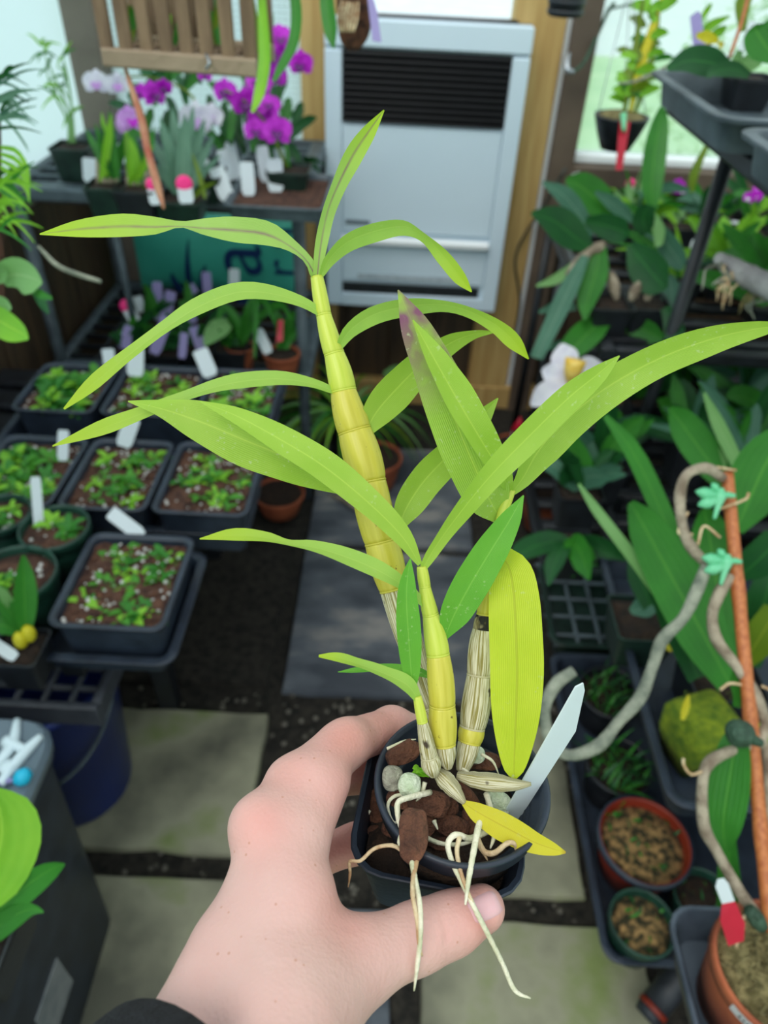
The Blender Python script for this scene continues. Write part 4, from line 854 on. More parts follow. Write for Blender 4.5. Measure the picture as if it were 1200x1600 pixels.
# seedlings: a few shared shapes, each seedling its own object
SEED = []
for k in range(7):
    gs = []
    for j in range(4+k % 3):
        a = 2.4*j+k; ln = random.uniform(.014, .028); gs.append(bend((0, 0, 0), (math.cos(a), math.sin(a), random.uniform(.5, 1.6)), ln, ln*.2, 1.1, prof='oval', n=6, m=3, seed=j))
    SEED.append(join(*gs))
def seedlings(cx, cy, hx, hy, z, cnt, where, sc=(.8, 1.5), mats=('seed', 'lime', 'mid')):
    protos = {}
    for i in range(cnt):
        k = random.randrange(7); mm = random.choice(mats); loc = (cx+random.uniform(-hx, hx)*.76, cy+random.uniform(-hy, hy)*.76, z)
        lb = 'tiny green orchid seedling in the '+where; gp = 'seedlings in the '+where
        if (k, mm) not in protos:
            o = mk('orchid_seedling', SEED[k], GL[mm], None, True, lb, 'seedling', gp, loc=(0, 0, 0)); o.location = loc; o.rotation_euler[2] = random.random()*6; s = random.uniform(*sc); o.scale = (s, s, s); protos[(k, mm)] = o
        else: dup_mesh(protos[(k, mm)], 'orchid_seedling', loc, random.random()*6, random.uniform(*sc), None, lb, 'seedling', gp)
WH = ['right tray of the middle row', 'centre tray of the middle row', 'left tray of the middle row', 'right tray of the back row', 'middle tray of the back row', 'left tray of the back row', 'front seed tray']
for t, w, n, s in zip(TR, WH, (24, 28, 34, 26, 28, 30, 44), ((.8, 1.3), (.8, 1.5), (1, 1.9), (.9, 1.5), (.9, 1.5), (1.2, 2.3), (.8, 1.5))):
    seedlings(*t, ZT-.015, n, w, s)
# round green pots beside the front tray
for x, y, r, lb in ((84, 822, 54, 'round green plastic pot with a white tag, behind the front seed tray'), (-2, 800, 48, 'round green pot cut by the left edge, behind the other two'), (20, 895, 66, 'large round green pot at the left edge beside the front seed tray')):
    c = onz(x, y, ZT+.02); d = (c-C)@F; rr = r*d/FP
    t = thing('round_pot', lb, 'pot', c-np.array([0, 0, .075]), 'green pots left of the front tray'); rpot(c, rr, ZT+.02-.553, M['potgreen'], 'compost', parent=t, soilz=-.014)
    gs = [blob(c+np.array([random.uniform(-.6, .6)*rr, random.uniform(-.6, .6)*rr, -.012]), np.ones(3)*random.uniform(.002, .005), 1, .3, i) for i in range(12)]
    mk('perlite_grains', join(*gs), M['perlite'], t, True, kind='stuff')
    seedlings(c[0], c[1], rr*.6, rr*.6, c[2]-.013, 6, {84: 'round green pot with the white tag', -2: 'rearmost round green pot', 20: 'large round green pot'}[x], (.9, 1.5))
c = onz(30, 1010, .62)
t = thing('young_orchid_plant', 'young orchid with one tall upright leaf and yellow base, left of the front tray', 'orchid', c-np.array([0, 0, .067]))
spot(c, .035, .066, M['blackplas'], t, 'soil'); d = (c-C)@F-.01
for m, a, b, w, bw in (('mid', (40, 985), (36, 868), 34, 0), ('mid', (38, 985), (-30, 930), 24, 12), ('mid', (30, 988), (-30, 985), 30, 10), ('pale', (20, 950), (-6, 915), 16, 0)):
    lf(t, m, d, autow(a, b, w, bw, 6, 'oval'), -.02)
for x, y in ((45, 990), (32, 1000)): mk('pseudobulb', blob(dp(x, y, d), (.009, .009, .015), 2, .1, 3), GL['gold'], t)
# white tags on the bench
for i, (p, q, w, z, lb) in enumerate((
 ((62, 832), (55, 745), 15, ZT, 'upright narrow white tag in the round green pot'), ((222, 838), (172, 800), 22, ZT, 'white tag lying slanted across the back of the front seed tray'),
 ((211, 588), (212, 543), 25, ZT, 'white tag standing in the middle tray of the back row'), ((330, 588), (312, 546), 24, ZT, 'white tag leaning in the right tray of the back row'),
 ((192, 698), (208, 652), 24, ZT, 'white tag in the centre tray of the middle row'), ((98, 720), (99, 672), 16, ZT, 'narrow white tag at the tray corner, left of the centre tray'),
 ((172, 572), (168, 545), 18, ZT, 'small white tag at the back of the middle rear tray'), ((25, 1028), (-15, 1002), 18, .62, 'white tag lying by the young orchid at the left edge'))):
    tagpx(p, q, w, 1, 'tagw', lb, 'white tags on the left bench', z=z)
# ------------------------------------------------------------------ crate, bucket, box on the left
CZ = .44
a = onz(150, 1108, CZ); b2 = onz(166, 1050, CZ)
cr_ = thing('plastic_crate', 'dark grey plastic crate with a lattice top, behind the black storage box', 'crate', (a[0]-.2, a[1]+.08, CZ-.05))
cx0, cx1, cy0, cy1 = a[0]-.36, a[0], a[1], a[1]+.17
for (lo_, hi_) in (((cx0, cy0, CZ-.05), (cx1, cy0+.014, CZ)), ((cx0, cy1-.014, CZ-.05), (cx1, cy1, CZ)), ((cx1-.014, cy0+.014, CZ-.05), (cx1, cy1-.014, CZ)), ((cx0, cy0+.014, CZ-.05), (cx0+.014, cy1-.014, CZ))): mk('frame_rail', box(lo_, hi_, .003), M['crate'], cr_, 'auto')
for i in range(8): mk('cross_bar', box((cx0+.045*(i+.85), cy0+.014, CZ-.012), (cx0+.045*(i+.85)+.009, cy1-.014, CZ-.001), .002), M['crate'], cr_, 'auto')
for i in range(3): mk('long_bar', box((cx0+.014, cy0+.04+i*.042, CZ-.016), (cx1-.014, cy0+.049+i*.042, CZ-.004), .002), M['crate'], cr_, 'auto')
bc = np.array([onz(172, 1270, 0)[0]-.09, onz(172, 1270, 0)[1]+.07, 0])
bu = thing('bucket', 'navy blue plastic bucket standing on the paving under the bench', 'bucket', bc)
mk('bucket_body', lathe([(.105, .0), (.11, .005), (.14, .365), (.147, .367), (.147, .385), (.142, .387), (.136, .375), (.104, .008)], bc, (0, 0, 1), 40), M['blue'], bu)
P = [bc+np.array([.15*math.cos(t_), -.15*abs(math.sin(t_)), .36-.15*abs(math.sin(t_))]) for t_ in np.linspace(0, -math.pi, 9)]
mk('handle', tube(P, .004, 26, 8), M['greyplas'], bu)
# black storage box with lid
BT = .555
xb = onz(200, 1405, 0)[0]; yb1 = onz(200, 1405, 0)[1]; 
bx_ = thing('storage_box', 'tall black plastic storage box with a grey lid, lower left on the paving', 'box', (xb-.2, yb1-.17, 0))
bcx, bcy, bhx, bhy = xb-.205, yb1-.165, .205, .165
mk('box_body', rloft([(bhx-.02, bhy-.02, .03, .0), (bhx-.018, bhy-.018, .032, .004), (bhx, bhy, .04, BT-.03), (bhx+.006, bhy+.006, .044, BT-.03), (bhx+.006, bhy+.006, .044, BT)], (bcx, bcy, 0)), M['bluegrey'], bx_, 'auto')
mk('lid', rloft([(bhx+.010, bhy+.010, .048, BT-.012), (bhx+.012, bhy+.012, .05, BT+.004), (bhx+.006, bhy+.006, .045, BT+.012), (bhx-.012, bhy-.012, .04, BT+.012), (bhx-.02, bhy-.02, .035, BT+.006)], (bcx, bcy, 0)), M['lid'], bx_, 'auto')
mk('side_sticker', box((bcx+bhx-.0145, bcy-.09, .13), (bcx+bhx-.0085, bcy-.01, .23), .001), mat('grey_sticker', '#6f7578', '#86898a', .6, 40), bx_, 'auto', label='worn grey sticker')
LZ = BT+.008
def lidpt(x, y, dz=0): p = onz(x, y, LZ+dz); return p
pg = thing('clothes_peg', 'white plastic spring peg lying on the grey box lid', 'peg', lidpt(20, 1175))
for P in ([(-20, 1215), (18, 1165), (27, 1125)], [(0, 1225), (35, 1180), (64, 1150)]): mk('arm', tube([lidpt(*q, .007) for q in P], [.006, .008, .005], 10, 8), M['whiteplas'], pg)
mk('bridge', tube([lidpt(8, 1158, .008), lidpt(40, 1172, .008)], [.009, .006], 6, 8), M['whiteplas'], pg)
mk('spring', lathe([(.004, -.006), (.010, -.005), (.010, .005), (.004, .006)], lidpt(12, 1200, .008), (0, 0, 1), 18), M['whiteplas'], pg)
for x, y, lb in ((35, 1214, 'bright cyan ball-headed clip on the box lid, farther one'), (40, 1305, 'bright cyan ball-headed clip beside the yellow-green leaf')):
    p = lidpt(x, y, .012) if y < 1250 else onz(x, y, LZ+.02); t = thing('ball_clip', lb, 'clip', p-np.array([0, 0, .012])); mk('ball', lathe([(.0005, -.012), (.008, -.009), (.0115, 0), (.008, .009), (.0005, .012)], p, nrm([.6, .3, .5]), 18), M['cyan'], t)
    mk('stem', tube([p-np.array([.004, .0, .004]), p-np.array([.045, .01, .008])], .0035, 6, 8), M['tagl'], t)
# leafy plant in front of the box, lower left edge
c = dp(-60, 1450, .62); t = thing('leafy_orchid_plant', 'orchid with one rounded yellow-green and two green leaves at the lower left edge', 'orchid', c-np.array([0, 0, .05]))
lf(t, 'lime', .60, [(-60, 1420, 30), (-25, 1385, 90), (0, 1320, 110), (0, 1270, 85), (-12, 1232, 10)], -.02, 15)
lf(t, 'mid', .62, [(-60, 1470, 16), (-10, 1430, 38), (40, 1385, 44), (80, 1358, 28), (101, 1350, 4)], -.02, 20)
lf(t, 'mid', .62, [(-60, 1480, 16), (-20, 1460, 36), (20, 1432, 34), (50, 1420, 18), (68, 1425, 3)], -.01, 20)
lf(t, 'olive', .63, [(0, 1300, 10), (30, 1288, 16), (50, 1279, 3)], 0, 20)
spot(c, .045, .07, M['blackplas'], t)
# ------------------------------------------------------------------ back-left staging
SZ = .905; SX0, SX1, SY0, SY1 = -.945, -.225, 1.78, 2.36
st = thing('staging_shelf', 'grey plastic two-tier staging shelf under the magenta orchids, back left corner', 'shelf', (-.58, 2.07, -.018))
for z in (SZ, .44):
    for lo_, hi_ in (((SX0, SY0, z-.035), (SX1, SY0+.03, z)), ((SX0, SY1-.03, z-.035), (SX1, SY1, z)), ((SX0, SY0+.03, z-.035), (SX0+.03, SY1-.03, z)), ((SX1-.045, SY0+.03, z-.035), (SX1, SY1-.03, z))): mk('shelf_rail', box(lo_, hi_, .006), M['greyplas'], st, 'auto')
    for i in range(8): mk('shelf_slat', box((SX0+.03, SY0+.052+i*.064, z-.02), (SX1-.045, SY0+.064+i*.064, z-.004), .003), M['greyplas' if z > .5 else 'blackplas'], st, 'auto')
    for i in range(6): mk('shelf_rib', box((SX0+.1+i*.1, SY0+.03, z-.016), (SX0+.112+i*.1, SY1-.03, z-.006), .003), M['greyplas' if z > .5 else 'blackplas'], st, 'auto')
for x in (SX0+.02, SX1-.02):
    for y in (SY0+.02, SY1-.02): mk('post', tube([(x, y, -.018), (x, y, SZ-.035)], .016, 2, 12), M['greyplas'], st)
mk('post', tube([(-.70, SY0+.02, .44), (-.70, SY0+.02, SZ-.035)], .009, 2, 10), M['greyplas'], st)
# tray of old compost with tags
c0 = onz(335, 325, SZ+.03)
tt = thing('gravel_tray', 'grey tray of dry compost full of white tags at the shelf corner', 'tray', (c0[0]+.12, c0[1]+.14, SZ))
V, Fs = tray_geo(.105, .13, .032, .003, .006, .014, .006); mk('tray_body', (V+np.array([c0[0]+.125, c0[1]+.15, SZ+.033]), Fs), M['greyplas'], tt, 'auto')
mk('compost', plane(c0[0]+.025, c0[0]+.225, c0[1]+.025, c0[1]+.275, SZ+.02, 6), M['compost'], tt)
ZS = SZ+.02
for i, (p, q, w, lb) in enumerate((((356, 312), (337, 262), 24, 'white tag leaning left, foremost in the shelf-corner tray'), ((389, 306), (385, 253), 21, 'white tag standing upright at the front of the shelf-corner tray'), ((431, 300), (429, 248), 24, 'white tag at the right front of the shelf-corner tray'),
   ((418, 285), (408, 228), 20, 'white tag behind the right front tag on the shelf'), ((372, 280), (358, 222), 16, 'tall white tag leaning in the middle of the shelf-corner tray'), ((360, 282), (345, 234), 16, 'narrow white tag between two leaning tags'), ((438, 250), (436, 222), 16, 'short white tag under the magenta flowers'),
   ((142, 285), (140, 247), 22, 'white tag in the pot at the left of the shelf'), ((145, 262), (135, 226), 14, 'narrow white tag behind the left pot'), ((165, 262), (163, 236), 14, 'faint white tag between the left pots'), ((196, 255), (194, 224), 20, 'white tag under the lilac flower'), ((320, 268), (320, 248), 12, 'small white tag beside the blue-green leaves'))):
    tagpx(p, q, w, 1, 'tagw', lb, 'white tags on the staging shelf', z=ZS)
tagpx((244, 320), (238, 284), 19, 1, 'tagw', 'white tag with a pink round end, left of the pair on the shelf edge', 'pink-ended tags', True, z=SZ+.05)
tagpx((292, 318), (287, 282), 23, 1, 'tagw', 'white tag with a pink round end, right of the pair on the shelf edge', 'pink-ended tags', True, z=SZ+.05)
def pot_plant(name, label, px, z, hw, h, cat='orchid', m='darkgreen', square=True, group=None):
    c = onz(px[0], px[1], z+h); t = thing(name, label, cat, c-np.array([0, 0, h]), group)
    if square: spot(c, hw, h, M[m], t)
    else: rpot(c, hw, h, M[m], 'soil', parent=t)
    return t, c, (c-C)@F
# thin twiggy plant
t, c, d = pot_plant('twiggy_orchid', 'thin twiggy plant with wispy leaves in a dark green pot, far left of the shelf', (113, 226), SZ, .045, .075)
for P in ([(113, 224), (108, 180), (92, 138), (68, 82)], [(116, 224), (112, 170), (105, 120), (98, 90)], [(108, 224), (106, 190), (86, 150), (72, 110)]): mk('stem', tube([dp(x, y, d) for x, y in P], [.004, .003, .003, .0015], 10, 6), GL['pale'], t)
for x, y in ((68, 82), (98, 88), (90, 135), (72, 110), (104, 118), (86, 150), (62, 70), (108, 180)):
    for k in range(4):
        a = random.uniform(0, 6.28); ln = random.uniform(14, 34); lf(t, random.choice(('pale', 'lime', 'mid')), d, autow((x, y), (x+ln*math.cos(a), y+ln*.8*math.sin(a)), 5, 4, 5, 'blade'), random.uniform(-.04, .04), n=7)
for px, w_, lb in (((168, 286), .042, 'upright-leaved orchid in a dark green pot, second from the left on the shelf'), ((215, 290), .045, 'lilac-flowered orchid in a black pot, left of the blue-green rosette')):
    t, c, d = pot_plant('potted_orchid', lb, px, SZ, w_, .07, m='darkgreen' if px[0] < 200 else 'blackplas')
    x0, y0 = px
    for k in range(9):
        x = x0+random.uniform(-18, 18); lf(t, random.choice(('mid', 'lime', 'dark')), d, autow((x, y0), (x+random.uniform(-45, 40), y0-random.uniform(50, 125)), random.uniform(9, 16), random.uniform(-8, 8), 5, 'strap'), random.uniform(-.05, .08), n=8)
    for k in range(4): mk('pseudobulb', tube([dp(x0+k*9-14, y0, d), dp(x0+k*10-16, y0-40, d+.02)], [.006, .004], 6, 8), M['oldcane'], t)
    if x0 > 200:
        mk('flower_stem', tube([dp(x0, y0, d), dp(x0-5, y0-60, d), dp(x0-12, y0-100, d-.03)], .002, 8, 6), GL['pale'], t)
        flower(t, 205, 188, d-.03, 22, M['lilacpet'], M['magenta'], 1); flower(t, 196, 196, d-.01, 15, M['lilacpet'], M['magenta'], 2)
# blue-green rosette
t, c, d = pot_plant('rosette_plant', 'blue-green sword-leaved rosette in the middle of the staging shelf', (284, 306), SZ, .05, .05, 'plant')
for k, (dx, hgt, w) in enumerate(((-52, 95, 18), (-34, 120, 20), (-15, 135, 22), (5, 125, 24), (18, 138, 20), (36, 118, 18), (50, 92, 16), (-60, 60, 14), (60, 62, 12), (-5, 95, 26))):
    lf(t, 'agave', d+.01*(k % 3), [(284+dx*.1, 304, w*.8), (284+dx*.45, 304-hgt*.45, w), (284+dx*.8, 304-hgt*.8, w*.6), (284+dx, 304-hgt, 2)], random.uniform(-.04, .06), n=9)
for a, b in (((320, 310), (300, 240)), ((300, 310), (338, 285)), ((230, 300), (205, 262))): lf(t, 'olive', d-.02, autow(a, b, 10, 5, 5, 'blade'), n=8)
# magenta dendrobium and the white one behind
t, c, d = pot_plant('magenta_orchid', 'magenta-flowered orchid spray above the white tags, beside the left pine post', (452, 262), SZ, .05, .06)
mk('flower_stem', tube([dp(452, 262, d), dp(440, 180, d), (dp(430, 90, d)), dp(425, 20, d)], [.004, .004, .003, .002], 14, 8), GL['mid'], t)
mk('flower_stem', tube([dp(448, 262, d), dp(420, 200, d-.05), dp(385, 160, d-.1), dp(350, 140, d-.12)], [.004, .003, .003, .002], 14, 8), GL['olive'], t)
for k, (x, y, r) in enumerate(((470, 100, 19), (437, 62, 22), (425, 88, 24), (428, 120, 20), (382, 160, 21), (352, 143, 18), (404, 130, 20), (412, 190, 25), (434, 206, 22), (400, 205, 18), (420, 165, 18), (445, 90, 16), (395, 60, 15), (410, 40, 16))):
    flower(t, x, y, d-.1+.02*(k % 4), r*1.08, M['magenta'], M['magdark'], 10+k)
for k in range(20):
    x = 440+random.uniform(-50, 30); y = 255-random.uniform(0, 110); a = random.uniform(-.9, .9)
    lf(t, random.choice(('dark', 'dark', 'mid')), d+random.uniform(0, .12), autow((x, y), (x+60*math.sin(a), y-55*abs(math.cos(a))), 15, 8, 5, 'strap'), .05, n=8)
t, c, d = pot_plant('white_lilac_orchid', 'white and lilac flowered orchid with dark leaves, in the middle of the shelf', (315, 268), SZ, .05, .06)
mk('flower_stem', tube([dp(315, 268, d), dp(312, 220, d), dp(300, 150, d), dp(230, 120, d), dp(165, 128, d-.02)], [.004, .003, .003, .002, .002], 18, 8), GL['olive'], t)
for k, (x, y, r, m) in enumerate(((306, 186, 27, 'whitepet'), (330, 182, 20, 'whitepet'), (150, 130, 20, 'whitepet'), (182, 132, 18, 'whitepet'), (240, 148, 20, 'magenta'), (222, 146, 15, 'magenta'), (320, 118, 12, 'magenta'), (256, 136, 14, 'magenta'), (285, 60, 18, 'magenta'), (255, 70, 14, 'magenta'), (350, 70, 15, 'magenta'))):
    flower(t, x, y, d-.04+.015*(k % 3), r, M[m], M['lilacpet' if m == 'whitepet' else 'magdark'], 40+k)
for k in range(34):
    x = random.uniform(215, 400); y = 262-random.uniform(20, 130); a = random.uniform(-1.1, 1.1)
    lf(t, random.choice(('dark', 'mid', 'dark')), d+random.uniform(.02, .2), autow((x, y), (x+55*math.sin(a), y-50*abs(math.cos(a))), 13, 7, 5, 'strap'), .05, n=8)
t, c, d = pot_plant('fine_leaved_fern', 'wispy dark fern at the right back corner of the staging shelf', (468, 258), SZ, .03, .035, 'fern')
for k in range(16): lf(t, 'dark', d+.02, autow((472, 258), (472+random.uniform(-30, 45), 258+random.uniform(-30, 22)), 6, 8, 5, 'blade'), -.03, n=6)
# teal bag
YBG = 2.28
bagp = [ony(196, 338, YBG), ony(462, 345, YBG), ony(462, 500, YBG), ony(205, 500, YBG)]
bz0, bz1 = .46, max(bagp[0][2], bagp[1][2]); bx0, bx1 = bagp[0][0], bagp[1][0]-.01
bgt = thing('compost_bag', 'teal plastic sack with navy print on the lower tier of the staging shelf', 'bag', ((bx0+bx1)/2, YBG, .441))
nx, nz_ = 16, 12; V = []
for sgn in (-1, 1):
    for j in range(nz_+1):
        for i in range(nx+1):
            u, w = i/nx, j/nz_; V.append((bx0+(bx1-bx0)*u, YBG+.03+sgn*.03*(max(0, math.sin(math.pi*u)*math.sin(math.pi*w)))**.35+.002*math.sin(9*u+4*w), .442+(bz1-.442)*w))
k = nx+1; q = k*(nz_+1); Fs = [[j*k+i, j*k+i+1, (j+1)*k+i+1, (j+1)*k+i] for j in range(nz_) for i in range(nx)]; Fs += [[q+x for x in f[::-1]] for f in Fs]
mk('bag_film', (np.array(V), Fs), M['teal'], bgt)
def text3(s, px, h, rot, m, parent, d=None, name='lettering'):
    cu = bpy.data.curves.new('t', 'FONT'); cu.body = s; cu.size = 1; cu.extrude = .01; cu.align_x = 'CENTER'; cu.align_y = 'CENTER'
    o = bpy.data.objects.new('t', cu); col.objects.link(o); dg = bpy.context.evaluated_depsgraph_get(); me = bpy.data.meshes.new_from_object(o.evaluated_get(dg)); bpy.data.objects.remove(o)
    v = np.array([x.co[:] for x in me.vertices]); f = [list(p.vertices) for p in me.polygons]; bpy.data.meshes.remove(me)
    p = ony(px[0], px[1], YBG-.004); a = math.radians(rot); ca, sa = math.cos(a), math.sin(a)
    W = np.c_[p[0]+h*(v[:, 0]*ca-v[:, 1]*sa), np.full(len(v), p[1])-v[:, 2]*.1, p[2]+h*(v[:, 0]*sa+v[:, 1]*ca)]
    mk(name, (W, f), m, parent, False)
text3('a', (370, 406), .26, 90, M['navy'], bgt); text3('r', (388, 462), .26, 90, M['navy'], bgt); text3('n', (438, 372), .15, 90, M['navy'], bgt); text3('r', (440, 420), .15, 90, M['navy'], bgt)
for a, b, w in (((300, 470), (294, 372), 12), ((285, 455), (268, 425), 14), ((318, 455), (322, 412), 12)):
    pts = [ony(a[0]+(b[0]-a[0])*s-4*math.sin(3.1*s), a[1]+(b[1]-a[1])*s, YBG-.006) for s in np.linspace(0, 1, 5)]
    mk('printed_leaf', ribbon(pts, np.array([.6, 1, .8, .5, .05])*w*.0018/2, [(0, -1, 0)]*5, 0, 8, 3), M['navy'], bgt)
# lower tier: small pots with lilac tags
GP = 'small potted orchids on the lower tier'
for k, (x, y, lb) in enumerate(((205, 545, 'small potted orchid at the left end of the lower shelf tier'), (260, 545, 'small potted orchid with lilac tags on the lower tier, left of the middle'), (310, 540, 'small potted orchid in the middle of the lower tier'), (362, 540, 'small potted orchid with one broad green leaf on the lower tier'), (240, 500, 'small potted orchid at the back left of the lower tier'), (300, 498, 'small potted orchid at the back middle of the lower tier'))):
    t, c, d = pot_plant('small_potted_orchid', lb, (x, y), .445, .045, .07, group=GP, m='blackplas')
    for j in range(9): lf(t, random.choice(('dark', 'mid', 'dark')), d+random.uniform(-.03, .03), autow((x+random.uniform(-12, 12), y), (x+random.uniform(-40, 40), y-random.uniform(5, 60)), random.uniform(10, 20), 6, 5, 'oval'), random.uniform(-.08, .04), n=7)
    if k == 3: lf(t, 'pale', d-.06, autow((358, 505), (320, 540), 30, 6, 5, 'oval'), -.03, n=8)
for p, q, w, m, lb in (((240, 553), (262, 495), 18, 'tagl', 'long lilac tag leaning right among the lower-tier pots'), ((257, 500), (268, 455), 16, 'tagl', 'lilac tag behind the long leaning lilac tag'), ((248, 500), (245, 440), 15, 'tagl', 'upright lilac tag with a red top on the lower tier'), ((315, 545), (303, 510), 17, 'tagl', 'lilac tag above a white tag, right on the lower tier'), ((284, 560), (288, 520), 12, 'tagl', 'narrow lilac tag in the middle of the lower tier'), ((192, 545), (205, 510), 19, 'tagl', 'lilac tag at the left end of the lower tier'), ((302, 505), (292, 480), 15, 'tagl', 'short lilac tag against the teal sack'), ((325, 460), (322, 425), 14, 'tagl', 'lilac tag standing before the teal sack'), ((307, 462), (297, 445), 12, 'tagl', 'small lilac tag near the printed leaves'),
   ((420, 552), (402, 515), 16, 'tagw', 'white tag leaning beside the terracotta pot on the lower tier'), ((366, 448), (366, 420), 16, 'tagw', 'white tag against the letter on the teal sack'), ((222, 487), (214, 463), 14, 'tagw', 'small white tag behind the pink-ended tag')):
    tagpx(p, q, w, 1, m, lb, 'tags on the lower tier', z=.53)
tagpx((216, 510), (195, 474), 18, 1, 'tagw', 'white tag with a bright pink end on the lower tier', None, True, z=.53)
t, c, d = pot_plant('pink_potted_orchid', 'orchid with drooping strap leaves in a pale pink pot, right on the lower tier', (375, 540), .445, .04, .07, m='terracotta', square=False)
for P in ([(378, 530), (385, 490), (400, 470), (398, 560)], [(380, 530), (395, 480), (415, 470), (430, 505)], [(375, 530), (370, 500), (350, 480), (340, 500)], [(380, 530), (410, 490), (440, 475), (455, 500)]): lf(t, 'mid', d-.05, [(x, y, w) for (x, y), w in zip(P, (8, 12, 12, 3))], -.05, n=10)
t, c, d = pot_plant('terracotta_potted_orchid', 'orchid in a terracotta pot with a red tag, right end of the lower tier', (440, 550), .445, .05, .07, m='terracotta', square=False)
for j in range(7): lf(t, 'mid', d, autow((440+random.uniform(-8, 8), 545), (440+random.uniform(-40, 50), 545-random.uniform(20, 70)), 14, 8, 5, 'strap'), n=8)
mk('red_tag', tagq([(432, 535, d-.04), (442, 533, d-.04), (443, 500, d-.04), (434, 500, d-.04)], None), M['tagr'], t, False)
# ------------------------------------------------------------------ plants on the floor by the back wall
def floorpot(x, y, r, h, lb, m='terracotta'):
    c = onz(x, y, h); t = thing('terracotta_pot', lb, 'pot', c-np.array([0, 0, h])); d = (c-C)@F; rpot(c, r*d/FP, h, M[m], 'soil', parent=t); return t, d
floorpot(585, 712, 44, .11, 'terracotta pot on the paving behind the tall cane'); floorpot(436, 768, 40, .07, 'low terracotta pot at the foot of the left bench'); floorpot(852, 772, 34, .12, 'terracotta pot at the back right, below the white flower'); floorpot(800, 690, 24, .10, 'small terracotta pot at the foot of the back wall')
pb = onz(540, 655, .14); c = pb+np.array([0, 0, .02]); d = (c-C)@F
t = thing('spider_plant', 'arching grassy spider plant on the floor in front of the heater', 'plant', pb-np.array([0, 0, .14])); rpot(pb, .06, .14, M['blackplas'], 'soil', parent=t)
for k in range(52):
    a = random.uniform(0, 6.28); ln = random.uniform(.25, .48); g_ = bend(c+np.array([random.uniform(-.02, .02), random.uniform(-.02, .02), -.03]), (math.cos(a), math.sin(a)*.6, random.uniform(1.0, 2.4)), ln, random.uniform(.005, .010), random.uniform(2.2, 3.6), prof='blade', n=11, m=3, seed=k); mk('leaf', g_, GL[random.choice(('mid', 'pale', 'olive', 'mid', 'lime'))], t)
for A, B, w in (((600, 590), (655, 605), 40), ((590, 640), (640, 610), 40)): lf(t, 'pale', d-.02, autow(A, B, w, 8, 5, 'oval'), n=8)
fl = thing('fallen_leaf', 'dry tan strap leaf lying on the dark paving', 'leaf', onz(545, 785, .004)); P = [onz(515, 772, .006), onz(545, 785, .012), onz(575, 810, .006)]
mk('blade', ribbon(P, [.002, .012, .004], [(0, 0, 1)]*3, .2, 8, 5), M['oldcane'], fl)
# little ornament at the back right
p = onz(806, 690, .12); t = thing('garden_ornament', 'little red, white and blue ornament at the foot of the back wall', 'ornament', np.array([p[0], p[1], -.018]))
mk('body', lathe([(.018, -.018), (.024, .03), (.022, .09), (.016, .13)], (p[0], p[1], 0), (0, 0, 1), 16), M['whiteplas'], t); mk('jacket', lathe([(.024, .06), (.027, .08), (.025, .12), (.017, .135)], (p[0], p[1], 0), (0, 0, 1), 16), M['cyan'], t)
mk('head', lathe([(.004, .13), (.016, .138), (.02, .155), (.015, .172)], (p[0], p[1], 0), (0, 0, 1), 16), M['whiteplas'], t); mk('hat', lathe([(.021, .16), (.022, .166), (.012, .19), (.002, .215)], (p[0], p[1], 0), (0, 0, 1), 16), M['tagr'], t)
# heater cable
mk('heater_cable', tube([ony(884, 262, YW-.055), ony(850, 320, YW-.06), ony(806, 398, YW-.045), ony(812, 470, YW-.045), ony(800, 540, YW-.045)], .004, 24, 8), M['wire'], None, True, 'thin dark cable running down the right pine post', 'cable')
# ------------------------------------------------------------------ hanging things, top left
d = .95
hb = thing('slatted_basket', 'hanging weathered wooden slat basket above the magenta flowers', 'basket', dp(285, 100, d))
A, B = dp(163, 88, d), dp(402, 106, d); ax = nrm(B-A); upv = np.array([0, 0, 1.]); bk = nrm(np.cross(upv, ax)); bk = bk if bk[1] > 0 else -bk
mk('bottom_rail', bar(A, B, .019, .022), M['woodend'], hb, 'auto'); mk('bottom_rail', bar(A+bk*.13, B+bk*.13, .019, .022), M['woodend'], hb, 'auto')
for s in (.06, .20, .34, .48, .62, .76, .90): mk('base_slat', bar(A+(B-A)*s+bk*.0, A+(B-A)*s+bk*.13, .016, .010), M['basketwood'], hb, 'auto')
for k, s in enumerate((.03, .155, .29, .42, .55, .68, .82, .96)):
    p = A+(B-A)*s+upv*.008; mk('slat', bar(p, p+upv*.20, .017, .009, up=(0, 1, 0)), M['basketwood'], hb, 'auto')
    p = p+bk*.13; mk('slat', bar(p, p+upv*.20, .017, .009, up=(0, 1, 0)), M['basketwood'], hb, 'auto')
hang(hb, A+upv*.2, B+upv*.2)
mk('tie_wire', tube([dp(322, 85, d-.015), dp(327, 98, d-.018), dp(322, 108, d-.012)], .002, 8, 6), M['steel'], hb)
bp_ = thing('basket_orchid', 'strap-leaved orchid growing in the hanging slat basket', 'orchid', dp(285, 60, d+.06))
for k in range(12):
    x = random.uniform(190, 380); lf(bp_, random.choice(('olive', 'mid', 'lime')), d+.06, autow((x, 70), (x+random.uniform(-30, 30), -20), 12, 5, 5, 'strap'), .02, n=8)
lf(bp_, 'lime', d-.04, [(408, -30, 10), (412, 40, 16), (414, 100, 18), (405, 150, 16), (394, 176, 4)], -.01, 30); lf(bp_, 'mid', d-.05, [(455, -40, 14), (464, 20, 17), (458, 70, 16), (440, 105, 13), (427, 128, 4)], -.01, 30)
lf(bp_, 'olive', d+.06, [(395, 0, 6), (402, 60, 10), (398, 120, 6)], 0)
